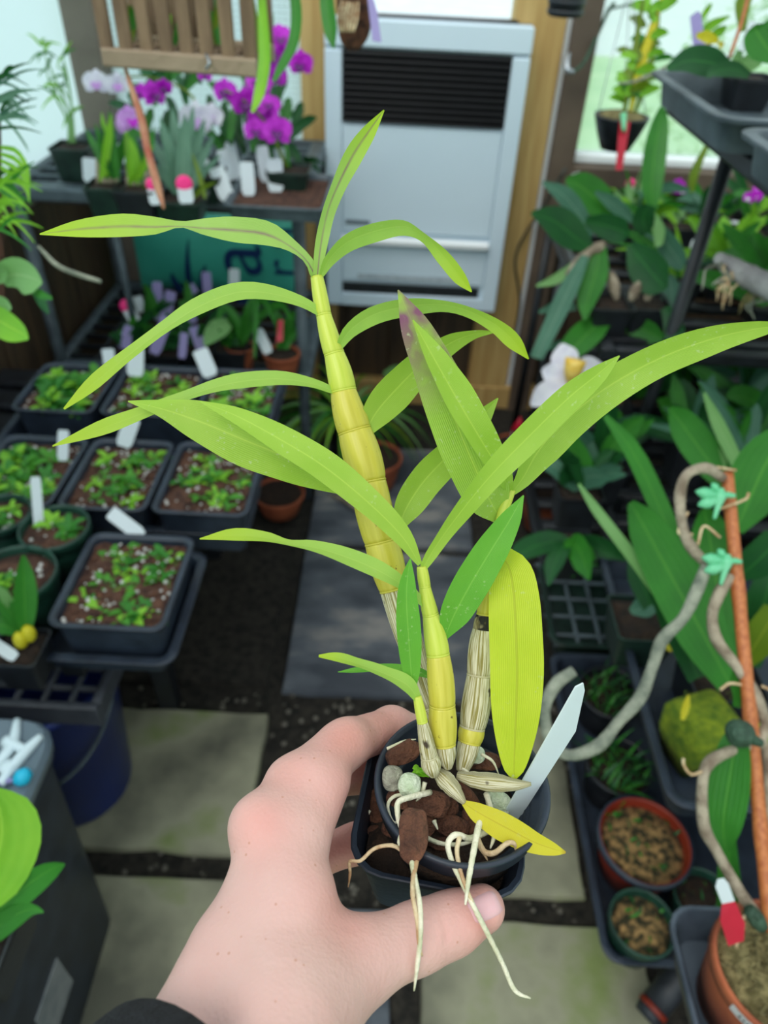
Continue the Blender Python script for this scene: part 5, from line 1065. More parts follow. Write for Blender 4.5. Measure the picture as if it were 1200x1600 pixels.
mk('hanging_cane', tube([dp(192, 95, d+.02), dp(208, 145, d+.01), dp(222, 190, d), dp(232, 240, d), dp(246, 290, d), dp(256, 326, d)], [.002, .004, .0055, .005, .0055, .002], 20, 8), mat('red_brown_cane', '#a04a34', '#b98a6a', .6, 30, .3, 200), None, True, 'reddish-brown dried cane hanging below the slat basket', 'cane')
mk('hanging_leaf', leafpx([(508, -40, .9, 16), (512, 10, .9, 22), (518, 50, .9, 20), (522, 76, .9, 3)], 25, .2), GL['mid'], None, True, 'single green leaf hanging in front of the left pine post', 'leaf')
hp = thing('hanging_mount', 'dark cork mount with a lilac tag hanging at the top, before the heater', 'mount', dp(558, 0, .95)); mk('cork_slab', blob(dp(553, 10, .95), (.022, .012, .05), 3, .2, 5), M['bark'], hp)
mk('lilac_tag', tagq([(582, 64, .93), (596, 66, .93), (590, 20, .93), (578, -20, .93), (572, -20, .93)], None), M['tagl'], hp, False)
hang(hp, dp(553, -30, .95))
for k in range(6): mk('root', tube([dp(535+k*5, 0, .94), dp(528+k*6, 30, .93), dp(532+k*4, 50, .93)], .0015, 8, 6), M['rootbrown'], hp)
hp = thing('hanging_mesh_pot', 'dark woven mesh pot hanging at the top, right of the heater', 'pot', dp(882, 28, 1.5))
pc_ = dp(882, 26, 1.5); mk('mesh_wall', lathe([(.03, 0), (.036, .003), (.04, .09), (.037, .09), (.03, .005)], pc_, (0, 0, 1), 20), M['blackplas'], hp)
hang(hp, pc_+np.array([.036, 0, .088]), pc_+np.array([-.036, 0, .088]))
for k in range(5): mk('mesh_ring', lathe([(.036+.0008*k, .005+.017*k), (.0395+.0008*k, .009+.017*k), (.036+.0008*k, .013+.017*k)], pc_, (0, 0, 1), 20, False), M['tube'], hp)
# left edge: mounted orchids
d = .8
lm_ = thing('mounted_orchid', 'mounted orchid with rounded pale green leaves hanging at the left edge', 'orchid', dp(-20, 500, d))
mk('mount_board', bar(dp(-45, 180, d+.03), dp(-40, 500, d+.01), .06, .018), M['bark'], lm_, 'auto')
for m, pts in (('pale', [(2, 440, 20), (15, 430, 44), (35, 430, 54), (55, 436, 40), (66, 442, 6)]), ('lime', [(-30, 495, 30), (-5, 500, 44), (18, 512, 42), (36, 522, 26), (44, 530, 5)]), ('pale', [(-20, 480, 20), (-5, 476, 30), (12, 478, 24), (18, 482, 4)]), ('mid', [(50, 456, 8), (65, 460, 14), (82, 466, 5)]), ('dark', [(55, 460, 8), (68, 475, 14), (76, 490, 4)]), ('pale', [(-20, 430, 30), (-2, 425, 30), (8, 420, 6)])): lf(lm_, m, d-.03, pts, -.02, 20)
hang(lm_, dp(-45, 180, d+.03))
mk('aerial_root', tube([dp(60, 385, d), dp(90, 415, d), (dp(125, 430, d)), dp(158, 440, d)], [.002, .003, .003, .0025], 16, 6), M['greycane'], lm_)
lm2 = thing('spiky_air_plant', 'spiky narrow-leaved plant hanging at the upper left edge', 'plant', dp(-10, 300, d))
hang(lm2, dp(-20, 150, d))
mk('stem', tube([dp(-20, 145, d), dp(-18, 250, d), dp(-15, 360, d)], .006, 10, 6), M['bark'], lm2)
for k in range(46):
    y = random.choice((130, 160, 190, 290, 320, 350)); a = random.uniform(-1.2, 1.2); ln = random.uniform(25, 65)
    lf(lm2, random.choice(('blue', 'dark', 'agave') if y < 200 else ('mid', 'lime', 'lime')), d+random.uniform(-.05, .03), autow((random.uniform(-25, 5), y+random.uniform(-15, 15)), (5+ln*math.cos(a), y+ln*math.sin(a)), random.uniform(5, 9), 8, 5, 'blade'), 0, n=7)
for k in range(4): lf(lm2, 'lime', d, [(0, 230+k*10, 5), (25, 235+k*14, 8), (42, 260+k*12, 6), (46, 285+k*10, 2)], 0, n=8)
# ------------------------------------------------------------------ right-hand shelving
RX0, RX1 = .43, 1.16
rs = thing('shelving_unit', 'black plastic tiered shelving along the right side', 'shelf', (.8, 1.3, -.018))
TI = ((.19, .44, 1.95), (.49, .56, 1.95), (.775, 1.36, 2.25), (1.215, .80, 1.45))
for z, y0, y1 in TI:
    x0 = .40 if z < .3 else .455 if z < .6 else RX0 if z < 1 else RX0+.03
    for lo_, hi_ in (((x0, y0, z-.03), (x0+.03, y1, z)), ((RX1-.03, y0, z-.03), (RX1, y1, z)), ((x0+.03, y0, z-.03), (RX1-.03, y0+.03, z)), ((x0+.03, y1-.03, z-.03), (RX1-.03, y1, z))): mk('shelf_rail', box(lo_, hi_, .005), M['blackplas'], rs, 'auto')
    n = int((y1-y0)/.09)
    for i in range(n): mk('shelf_slat', box((x0+.03, y0+.05+i*.09, z-.02), (RX1-.03, y0+.085+i*.09, z-.003), .003), M['blackplas'], rs, 'auto')
_pp = onz(1142, 196, 1.186)+np.array([.012, 0, 0])
for x, y, z1 in ((_pp[0], _pp[1], 1.186), (.445, 1.92, .745), (1.13, .75, 1.185), (1.13, 1.5, 1.185), (1.13, 2.2, .745), (.455, 2.22, .745)): mk('post', tube([(x, y, -.018), (x, y, z1)], .0135 if y == _pp[1] else .012, 2, 12), M['blackplas'], rs)
for y in (.55, ): mk('post', tube([(1.1, y, -.018), (1.1, y, .46)], .018, 2, 12), M['blackplas'], rs)
def tray_at(name, x0, x1, y0, y1, z, dep, label, m='bluegrey', rim=.01):
    c = np.array([(x0+x1)/2, (y0+y1)/2, z]); t = thing(name, label, 'tray', c-np.array([0, 0, dep])); V, Fs = tray_geo((x1-x0)/2-rim, (y1-y0)/2-rim, dep, .003, rim, .02, .008); mk('tray_body', (V+c, Fs), M[m], t, 'auto'); return t
ZL, ZU = .245, .545
a = onz(945, 1505, ZL); b = onz(848, 915, ZL)
tray_at('gravel_tray', a[0], a[0]+.46, a[1], 1.0, ZL, .054, 'long black tray on the lowest right shelf holding moss and seedling pots')
gt = tray_at('grid_tray', onz(846, 920, ZL)[0], onz(846, 920, ZL)[0]+.3, 1.02, onz(846, 905, ZL)[1]+.06, ZL, .054, 'dark green lattice tray on the lowest right shelf, behind the grassy pots', 'darkgreen')
gx0, gy0 = ORG[gt.name][0]-.14, 1.03; gy1 = onz(846, 905, ZL)[1]+.05
for i in range(6): mk('grid_bar', box((gx0+i*.05, gy0, ZL-.02), (gx0+i*.05+.008, gy1, ZL-.012), .002), M['greyplas'], gt, 'auto')
for i in range(6): mk('grid_bar', box((gx0-.01, gy0+.03+i*.055, ZL-.02), (gx0+.27, gy0+.038+i*.055, ZL-.012), .002), M['greyplas'], gt, 'auto')
a = onz(1048, 1262, ZU); b = onz(952, 862, ZU)
tray_at('gravel_tray', a[0], a[0]+.52, a[1], b[1], ZU, .054, 'deep black tray on the upper right shelf holding the broad-leaved orchids')
# pots in the lower tray
def sedge(t, c, r, cnt, mats, ln=(.02, .05)):
    for k in range(cnt):
        a_ = random.uniform(0, 6.28); q = math.sqrt(random.random())*r*.85; g = bend(c+np.array([q*math.cos(a_), q*math.sin(a_), -.012]), (random.uniform(-1, 1), random.uniform(-1, 1), 1.3), random.uniform(*ln), random.uniform(.0018, .003), 1.2, prof='blade', n=5, m=3, seed=k); mk('leaf', g, GL[random.choice(mats)], t)
for x, y, r, z, m, so, lb, gr_ in ((1008, 1312, 72, .290, 'redpot', 'moss_brown', 'red-brown round pot of tan compost in the lower right tray', 26), (1005, 1440, 52, .278, 'potgreen', 'moss_brown', 'dark green round pot of tan compost, nearest in the lower right tray', 16), (1100, 1400, 46, .275, 'potgreen', 'soil', 'shaded green round pot behind the terracotta pot', 14), (955, 1080, 50, .285, 'blackplas', 'soil', 'black pot of dark grassy seedlings, rear one in the lower right tray', 60), (968, 1195, 52, .285, 'blackplas', 'soil', 'black pot of dark grassy seedlings behind the red-brown pot', 70)):
    if so == 'moss_brown': M['moss_brown'] = mat('tan_sphagnum', '#33301a', '#b08a56', .95, 75, 1., 160, contrast=(.42, .62))
    c = onz(x, y, z); d = (c-C)@F; t = thing('round_pot', lb, 'pot', np.array([c[0], c[1], .195])); rpot(c, r*d/FP, z-.195, M[m], so, parent=t, soilz=-.018)
    if m == 'redpot': mk('rim_band', lathe([(r*d/FP*1.0, -.012), (r*d/FP*1.03, -.01), (r*d/FP*1.03, .002), (r*d/FP*.97, .002)], c, (0, 0, 1), 32, False), M['bluegrey'], t)
    sedge(t, c, r*d/FP, gr_, ('dark', 'mid'), (.03, .06) if gr_ > 50 else (.01, .022))
# moss cube
c = onz(1108, 1120, .60); t = thing('moss_mount', 'bright green moss-covered block in the upper right tray', 'moss', np.array([c[0], c[1], .495])); d = (c-C)@F
mk('moss_block', rloft([(.03, .03, .01, -.10), (.043, .042, .014, -.05), (.045, .045, .014, -.012), (.04, .04, .014, 0), (.02, .02, .01, .005)], c, .35), M['moss'], t)
for k in range(120): 
    q = c+np.array([random.uniform(-.042, .042), random.uniform(-.042, .042), 0]); mk('moss_sprig', bend(q, (random.uniform(-.5, .5), random.uniform(-.5, .5), 1), .006, .0015, .5, prof='blade', n=3, m=3), GL['olive'], t) if k < 60 else None
lf(t, 'gold', d-.05, autow((1066, 1125), (1076, 1085), 11, 0, 5, 'oval'), n=7)
# broad-leaved orchids in the upper tray
def rplant(name, label, basepx, z, hw, h, m='blackplas', cat='orchid', sq=True, base=None):
    c = onz(basepx[0], basepx[1], z+h); t = thing(name, label, cat, c-np.array([0, 0, h]))
    (spot(c, hw, h, M[m], t) if sq else rpot(c, hw, h, M[m], 'soil', parent=t)); return t, (c-C)@F
t, d = rplant('broad_leaved_orchid', 'orchid with large strap leaves rising from the upper right tray', (1130, 1050), .495, .055, .09)
d1 = .98
for m, dd, pts in (('mid', 0, [(1140, 1068, 40), (1095, 985, 78), (1040, 885, 74), (1005, 820, 54), (985, 785, 12)]), ('mid', .03, [(1128, 1065, 30), (1128, 980, 70), (1115, 880, 66), (1105, 820, 50), (1100, 795, 14)]), ('mid', 0, [(1125, 1040, 16), (1075, 900, 28), (1020, 770, 30), (985, 700, 26), (945, 650, 8)]), ('pale', 0, [(1085, 1000, 14), (1040, 940, 20), (980, 860, 18), (930, 795, 15), (904, 756, 4)]), ('dark', .05, [(1090, 1060, 30), (1060, 980, 50), (1035, 930, 40), (1000, 880, 10)]), ('mid', .1, [(1145, 770, 20), (1115, 730, 44), (1085, 690, 52), (1060, 655, 40), (1046, 637, 8)]), ('pale', .08, [(1162, 745, 14), (1140, 700, 20), (1118, 655, 18), (1100, 614, 5)]), ('pale', .1, [(1150, 750, 10), (1135, 720, 14), (1122, 660, 12), (1118, 640, 3)]),
   ('mid', -.1, [(1150, 830, 20), (1175, 770, 80), (1205, 710, 80), (1250, 660, 20)]), ('dark', -.02, [(1150, 905, 10), (1180, 880, 50), (1220, 840, 50)]), ('dark', .06, [(1170, 1040, 30), (1190, 960, 60), (1210, 880, 40)]), ('olive', .05, [(1160, 1040, 20), (1185, 1000, 50), (1215, 950, 40)])):
    lf(t, m, d1+dd, pts, -.06, 15)
t, d = rplant('dark_leaved_orchid', 'dark green broad-leaved orchid in a shaded pot at the tray corner', (1005, 965), .495, .05, .08, 'darkgreen')
for m, pts in (('blue', [(1030, 940, 16), (1005, 950, 34), (985, 956, 10)]), ('dark', [(1020, 960, 20), (1000, 900, 40), (985, 860, 10)]), ('dark', [(1040, 960, 20), (1060, 900, 36), (1070, 850, 8)]), ('gold', [(1050, 975, 8), (1048, 1000, 22), (1046, 1018, 6)])): lf(t, m, d-.06, pts, 0, 20)
c = onz(1010, 990, .585)
# ---- hanging leaf (big, from the staked plant), staked orchid in terracotta
tc_ = dp(1222, 1512, .70)
zt = tc_[2]-.062; tx, ty = tc_[0]+.004, tc_[1]
sdn = thing('plant_stand', 'black pedestal plant stand under the terracotta pot, lower right', 'stand', (tx, ty, -.018))
mk('top_plate', rloft([(.06, .06, .02, zt-.062), (.062, .062, .02, zt-.05), (.06, .06, .02, zt-.049)], (tx, ty, 0)), M['blackplas'], sdn, 'auto'); mk('column', lathe([(.028, .0), (.022, .02), (.02, zt-.08), (.03, zt-.062)], (tx, ty, 0), (0, 0, 1), 16), M['blackplas'], sdn); mk('foot', lathe([(.07, -.018), (.07, -.008), (.03, .004)], (tx, ty, 0), (0, 0, 1), 20), M['blackplas'], sdn)
tub = thing('square_saucer', 'worn blue-grey square plastic tub under the terracotta pot', 'tub', (tx, ty, zt-.048))
mk('tub_body', rloft([(.062, .062, .02, -.048), (.074, .074, .024, -.006), (.079, .079, .028, -.006), (.079, .079, .028, 0), (.075, .075, .026, 0), (.071, .071, .024, -.006), (.06, .06, .02, -.046)], (tx, ty, zt)), mat('worn_grey_plastic', '#39434f', '#5a6673', .5, 14, .1, 80), tub, 'auto')
tp = thing('terracotta_pot', 'terracotta plastic pot with bamboo stake and red tag, lower right corner', 'pot', (tc_[0], tc_[1], zt-.044))
rpot(tc_, .064, .105, M['terracotta'], 'sphag', parent=tp, soilz=-.012, seg=40)
for k in range(60):
    a_ = random.uniform(0, 6.28); q = math.sqrt(random.random())*.05; mk('moss_strand', tube([tc_+np.array([q*math.cos(a_), q*math.sin(a_), -.009]), tc_+np.array([q*math.cos(a_)+random.uniform(-.012, .012), q*math.sin(a_)+random.uniform(-.012, .012), -.003]), tc_+np.array([q*math.cos(a_)+random.uniform(-.02, .02), q*math.sin(a_)+random.uniform(-.02, .02), -.010])], .0012, 5, 4), M['sphag'], tp)
# sticker with print on the pot side
an0 = math.radians(235); V = []
for i in range(9):
    a_ = an0+math.radians(-26+52*i/8)
    for zz, rr in ((-.004, .0647), (-.016, .0643)): V.append(tc_+np.array([rr*math.cos(a_), rr*math.sin(a_), zz]))
stk = mk('paper_sticker', (np.array(V), [[2*i, 2*i+1, 2*i+3, 2*i+2] for i in range(8)]), M['tagw'], tp, label='small white printed sticker')
V = []; Fs = []
for i in range(10):
    a_ = an0+math.radians(-18+3.6*i); 
    for da, zz in ((0, -.008), (math.radians(1.9), -.008), (math.radians(1.9), -.0115), (0, -.0115)): V.append(tc_+np.array([.0653*math.cos(a_+da), .0653*math.sin(a_+da), zz]))
    Fs.append([4*i, 4*i+1, 4*i+2, 4*i+3])
mk('print', (np.array(V), Fs), M['wire'], stk, False)
S0, S1 = dp(1204, 1455, .70), dp(1136, 738, .80)
stake = thing('bamboo_stake', 'orange bamboo stake leaning up from the terracotta pot, right edge', 'stake', S0)
pts = [S0+(S1-S0)*s for s in np.linspace(0, 1, 22)]; mk('cane', tube(pts, [.0068*(1.12 if i in (4, 9, 15) else 1) for i in range(22)], 60, 10), M['bamboo'], stake)
so = thing('staked_orchid', 'old leafless grey canes looping around the bamboo stake, with two green leaves', 'orchid', tc_-np.array([0, 0, .012]))
for P, w, m in (([(1130, 748, .79), (1105, 732, .785), (1075, 740, .78), (1063, 770, .78), (1066, 820, .78), (1080, 855, .78), (1108, 885, .78)], 15, 'oldcane'),
   ([(1104, 884, .775), (1090, 920, .77), (1068, 965, .765), (1035, 1000, .76), (1020, 1040, .755), (1000, 1090, .75), (965, 1130, .745), (935, 1165, .74), (890, 1180, .74), (862, 1160, .74), (851, 1110, .74), (868, 1070, .74), (897, 1048, .74)], 17, 'greycane'),
   ([(1142, 900, .775), (1125, 925, .77), (1113, 960, .765), (1120, 1000, .76), (1150, 1040, .755), (1180, 1085, .75), (1195, 1130, .745), (1185, 1160, .74), (1150, 1170, .735), (1110, 1190, .73), (1098, 1220, .725), (1100, 1290, .72), (1120, 1330, .715), (1160, 1400, .71), (1200, 1450, .705)], 16, 'oldcane'),
   ([(1195, 1150, .75), (1200, 1210, .745), (1196, 1280, .74), (1215, 1340, .74)], 14, 'oldcane')):
    rr = [w*p[2]/FP/2*(1+.18*(i % 2)) for i, p in enumerate(P)]; mk('old_cane', tube([dp(*p) for p in P], rr, len(P)*6, 10, .05), M[m], so)
for P in ([(1098, 1205, .725), (1080, 1210, .72), (1068, 1195, .72), (1068, 1185, .72)], [(1160, 1070, .75), (1140, 1068, .75), (1125, 1078, .75)], [(1082, 835, .78), (1060, 832, .78), (1075, 800, .78)], [(1150, 735, .79), (1120, 730, .79)], [(1090, 852, .78), (1100, 822, .78), (1125, 840, .78)], [(1125, 795, .78), (1165, 780, .78), (1170, 770, .78)], [(1190, 1072, .745), (1210, 1080, .745)], [(1200, 1450, .7), (1165, 1430, .695), (1150, 1480, .7)]): mk('aerial_root', tube([dp(*p) for p in P], .0016, 12, 6), M['rootbrown'], so)
lf(so, 'mid', .73, [(1155, 1125, 14), (1148, 1170, 46), (1138, 1230, 62), (1130, 1285, 54), (1132, 1318, 26), (1136, 1334, 4)], .01, 12, .12); lf(so, 'mid', .78, [(1140, 1310, 20), (1140, 1370, 34), (1146, 1440, 40), (1150, 1500, 20)], .04, 15)
lf(so, 'lime', .745, [(1180, 1170, 8), (1192, 1145, 26), (1212, 1125, 20)], 0); lf(so, 'mid', .76, [(1150, 1105, 10), (1155, 1085, 20), (1150, 1060, 20), (1152, 1040, 4)], 0)
def dragonfly(x, y, d, s, label):
    t = thing('dragonfly_clip', label, 'clip', dp(x, y, d)); p = s*d/FP
    def L2(u, v): return dp(x+u*s, y+v*s, d)
    for a_, b_, w in (((0, 0), (-1.05, -.2), .27), ((0, .12), (-.95, .4), .27), ((-.05, -.15), (-.35, -.55), .18)):
        P = [L2(a_[0]+(b_[0]-a_[0])*q, a_[1]+(b_[1]-a_[1])*q) for q in (0, .3, .65, 1)]; mk('wing', tube(P, [p*.05, p*w*.7, p*w, p*.06], 8, 8), M['mint'], t)
    mk('body', tube([L2(.05, -.35), L2(0, 0), L2(-.1, .45), L2(-.25, 1.0)], [p*.12, p*.26, p*.14, p*.07], 14, 10), M['mint'], t)
    mk('jaw', tube([L2(0, -.05), L2(.35, -.05), L2(.65, .0)], [p*.16, p*.14, p*.1], 8, 8), M['mint'], t)
dragonfly(1125, 775, .775, 36, 'mint-green dragonfly clip holding the cane to the stake, upper one'); dragonfly(1135, 878, .765, 36, 'mint-green dragonfly clip holding the cane to the stake, lower one')
ck = thing('claw_clip', 'dark green ball-shaped clip on the stake above the hanging leaf', 'clip', dp(1160, 1148, .715))
mk('ball', blob(dp(1158, 1146, .715), (.013, .013, .012), 3, .15, 3), M['darkclip'], ck); mk('jaw', tube([dp(1165, 1150, .715), dp(1190, 1162, .715)], [.007, .004], 6, 8), M['darkclip'], ck)
ck = thing('claw_clip', 'dark green clip lying on the rim of the terracotta pot', 'clip', dp(1180, 1432, .69)); mk('jaw', tube([dp(1170, 1420, .69), dp(1182, 1436, .69), dp(1192, 1450, .69)], [.006, .008, .006], 8, 8), M['darkclip'], ck); mk('spring', lathe([(.002, -.004), (.005, 0), (.002, .004)], dp(1182, 1430, .685), (1, 0, 0), 10), M['darkclip'], ck)
rt = thing('plant_tag', 'white-topped red tag in the terracotta pot', 'plant tag', dp(1152, 1478, .69))
mk('white_top', tagq([(1128, 1412, .685), (1148, 1408, .685), (1138, 1380, .683), (1131, 1372, .683), (1121, 1374, .683), (1118, 1386, .683)], None), M['tagw'], rt, False); mk('red_body', tagq([(1128, 1412, .685), (1125, 1438, .686), (1138, 1478, .69), (1162, 1470, .69), (1164, 1442, .688), (1148, 1408, .685)], None), M['tagr'], rt, False)
ho = thing('hose_handle', 'black rubber pipe with a red band lying on the ground, lower right', 'pipe', onz(1020, 1575, .02)); q0, q1 = onz(1008, 1590, .04), onz(1100, 1478, .10)
mk('pipe', tube([q0+(q1-q0)*.14, q1], .024, 4, 16), M['tube'], ho); mk('red_band', tube([q0+(q1-q0)*.1, q0+(q1-q0)*.16], .0255, 3, 16), M['redpot'], ho); mk('end_cap', tube([q0, q0+(q1-q0)*.11], [.02, .024], 3, 16), M['tube'], ho)
# ------------------------------------------------------------------ middle right: cattleyas on the middle tier
GC = 'dark-leaved orchids on the middle tier'
t, d = rplant('cattleya_orchid', 'cattleya with long dark leaves beside the brown window post', (955, 470), .775, .045, .06); d = 1.62
for m, dd, pts in (('dark', -.1, [(922, 388, 14), (895, 368, 44), (865, 345, 44), (830, 333, 6)]), ('blue', -.05, [(922, 372, 10), (905, 335, 24), (880, 305, 26), (848, 285, 5)]), ('mid', 0, [(960, 345, 20), (935, 315, 46), (905, 290, 40), (884, 281, 8)]), ('dark', -.1, [(915, 345, 12), (945, 352, 36), (975, 362, 34), (984, 366, 6)]), ('mid', -.1, [(940, 385, 14), (930, 430, 40), (918, 470, 30), (914, 500, 5)]), ('blue', -.12, [(915, 400, 12), (890, 450, 28), (862, 510, 26), (838, 560, 20)]), ('pale', -.05, [(905, 405, 6), (870, 436, 16), (838, 447, 4)]), ('blue', 0, [(990, 345, 10), (960, 320, 22), (930, 300, 6)]), ('mid', -.1, [(955, 490, 12), (925, 515, 42), (895, 545, 40), (880, 570, 10)]), ('mid', -.08, [(960, 480, 12), (985, 505, 26), (1015, 520, 34), (1038, 530, 8)]), ('blue', 0, [(900, 480, 10), (870, 480, 18), (842, 488, 5)]), ('blue', 0, [(905, 555, 10), (880, 540, 16), (845, 545, 5)])): lf(t, m, d+dd, pts, -.04, 15)
for A, B in (((930, 385), (885, 430)), ((955, 425), (964, 470)), ((945, 380), (925, 395)), ((895, 445), (868, 470))): mk('pseudobulb', tube([dp(*A, d-.1), dp((A[0]+B[0])/2, (A[1]+B[1])/2, d-.1), dp(*B, d-.1)], [.006, .013, .005], 8, 8), M['oldcane'], t)
t, d = rplant('cattleya_orchid', 'cattleya with a tall upright leaf in front of the right window', (1012, 470), .775, .045, .06); d = 1.58
for m, dd, pts in (('mid', 0, [(1020, 330, 10), (1018, 290, 32), (1024, 230, 34), (1032, 185, 22), (1034, 166, 5)]), ('dark', -.05, [(1010, 365, 20), (1005, 340, 34), (1015, 320, 20)]), ('dark', -.1, [(985, 382, 14), (1005, 410, 50), (1030, 440, 50), (1042, 450, 8)]), ('blue', -.05, [(1025, 350, 14), (1045, 385, 32), (1062, 410, 26), (1066, 422, 5)]), ('blue', -.02, [(1045, 430, 10), (1050, 460, 30), (1045, 490, 8)]), ('pale', -.05, [(1015, 330, 10), (1030, 360, 18), (1030, 385, 12)]), ('blue', .1, [(1010, 305, 6), (1045, 292, 16), (1078, 297, 5)]), ('olive', .1, [(1080, 300, 8), (1085, 270, 14), (1110, 215, 4)]), ('dark', -.1, [(1040, 480, 14), (1055, 520, 30), (1050, 570, 10)])): lf(t, m, d+dd, pts, -.04, 15)
for A, B in (((1010, 470), (1018, 440)), ((1000, 440), (985, 470))): mk('pseudobulb', tube([dp(*A, d-.1), dp((A[0]+B[0])/2, (A[1]+B[1])/2, d-.1), dp(*B, d-.1)], [.006, .012, .005], 8, 8), M['oldcane'], t)
# filler foliage: each clump a potted plant of its own
def clump(name, label, px, z, h, spread, cnt, mats, wid, ln, d_off=0, kind='strap', group=None, hw=.045, up=1.):
    c = onz(px[0], px[1], z+h); t = thing(name, label, 'orchid', c-np.array([0, 0, h]), group); spot(c, hw, h, M['blackplas'], t); d = (c-C)@F
    for k in range(cnt):
        a_ = random.uniform(-1.4, 1.4); l_ = random.uniform(*ln); x0 = px[0]+random.uniform(-.25, .25)*spread
        lf(t, random.choice(mats), d+d_off+random.uniform(-.05, .05), autow((x0, px[1]+random.uniform(-5, 5)), (x0+l_*math.sin(a_), px[1]-up*l_*math.cos(a_)*.8), random.uniform(*wid), random.uniform(6, 16), 5, kind), random.uniform(-.12, .02), n=9)
    return t
clump('potted_orchid', 'leafy dark orchid low on the right, left of the white tray pots', (905, 760), .495, .09, 60, 13, ('dark', 'dark', 'blue', 'mid'), (16, 36), (50, 110))
clump('potted_orchid', 'blue-green broad-leaved orchid below the white flower', (945, 720), .495, .09, 70, 14, ('dark', 'blue', 'mid', 'dark'), (18, 40), (60, 120))
clump('potted_orchid', 'dark strap-leaved orchid behind the leaning stake top', (1085, 690), .495, .10, 80, 16, ('dark', 'mid', 'dark', 'blue'), (16, 34), (60, 140))
clump('potted_orchid', 'dark orchid at the right edge behind the long arching leaf', (1175, 640), .495, .10, 80, 16, ('dark', 'blue', 'mid'), (16, 34), (60, 130))
clump('potted_orchid', 'low dark orchid in the gap below the middle tier', (1010, 620), .495, .10, 80, 14, ('dark', 'mid', 'dark'), (16, 32), (50, 110))
clump('potted_orchid', 'hanging-leaved orchid at the outer edge of the right shelf', (890, 850), .495, .06, 40, 8, ('dark', 'mid', 'mid'), (20, 38), (60, 110), up=-1)
clump('potted_orchid', 'small mixed orchid under the brown window sill', (1000, 350), .775, .08, 60, 16, ('lime', 'mid', 'blue', 'pale'), (8, 16), (30, 90), .05)
clump('lime_leaved_orchid', 'lime-green fan-leaved orchid right of the black shelf post', (1135, 415), .775, .07, 30, 16, ('lime', 'lime', 'mid'), (12, 22), (50, 120), -.05)
clump('lime_leaved_orchid', 'lime-green strap-leaved orchid at the right edge on the middle tier', (1190, 425), .775, .07, 40, 14, ('lime', 'mid', 'mid'), (14, 26), (60, 120), -.05)
clump('potted_orchid', 'small dark orchid behind the lime-leaved orchids', (1110, 340), .775, .08, 70, 14, ('dark', 'mid', 'blue'), (8, 16), (30, 80), 0)
clump('potted_orchid', 'leafy orchid at the back of the middle tier under the window', (1180, 330), .775, .08, 60, 14, ('mid', 'lime', 'dark'), (8, 16), (30, 90), 0)
clump('grassy_orchid', 'thin-leaved grassy orchid left of the black shelf post', (1062, 430), .775, .06, 40, 22, ('lime', 'pale', 'mid', 'blue'), (6, 12), (50, 150), .0, 'blade')
clump('grassy_orchid', 'pale thin-leaved orchid in front of the window sill', (985, 330), .775, .07, 60, 18, ('pale', 'lime', 'blue', 'mid'), (5, 10), (30, 90), .1, 'blade')
clump('strap_leaved_orchid', 'bright strap-leaved orchid under the middle tier at the right edge', (1165, 720), .495, .10, 70, 14, ('mid', 'blue', 'dark', 'mid'), (12, 22), (90, 190), -.05, 'strap')
clump('strap_leaved_orchid', 'dense dark orchid between the post and the long arching leaf', (1075, 600), .495, .12, 90, 18, ('dark', 'mid', 'blue'), (14, 28), (60, 130), .05, 'strap')
clump('lime_leaved_orchid', 'long lime-leaved orchid leaning out at the right edge', (1200, 470), .775, .05, 40, 12, ('mid', 'lime', 'mid'), (16, 28), (80, 170), -.1, 'strap')
for p, q, w, lb in (((1070, 455), (1088, 375), 14, 'pale tag strip beside the black shelf post'), ((1142, 380), (1148, 345), 12, 'white tag among the lime leaves'), ((1165, 372), (1172, 340), 12, 'white tag right of the lime-leaved fan'), ((905, 300), (900, 270), 14, 'small white tag under the hanging black pot'), ((1125, 610), (1060, 612), 14, 'pale tag in the dark under the long leaf')):
    tagpx(p, q, w, 1, 'tagw', lb, 'white tags on the right shelves', z=.80 if p[1] < 500 else .6)
tagpx((985, 312), (985, 284), 14, 1, 'tagw', 'white tag with a coral-pink end under the right window', None, True, z=.83)
# driftwood mount
dw = thing('driftwood_mount', 'pale grey driftwood branch trailing roots on the right, above the long leaf', 'branch', dp(1160, 425, 1.12)); P = [dp(1122, 402, 1.14), dp(1140, 415, 1.12), dp(1170, 432, 1.08), dp(1230, 462, 1.04)]
mk('branch', tube(P, [.009, .014, .017, .018], 16, 10, .1), mat('driftwood', '#8f8c8c', '#b9b6b4', .85, 20, .5, 120), dw)
for k in range(26):
    x0 = 1125+random.uniform(0, 85); y0 = 408+(x0-1125)*.5; x1 = x0+random.uniform(-50, 15); y1 = y0+random.uniform(15, 70); mk('root', tube([dp(x0, y0, 1.12), dp((x0+x1)/2+random.uniform(-14, 14), y0+random.uniform(4, 18), 1.09), dp(x1+random.uniform(-8, 8), (y0+y1)/2+8, 1.085), dp(x1, y1, 1.09)], [.0025, .0022, .0018, .0008], 14, 5), M[random.choice(('rootbrown', 'greycane', 'sphag', 'greycane'))], dw)
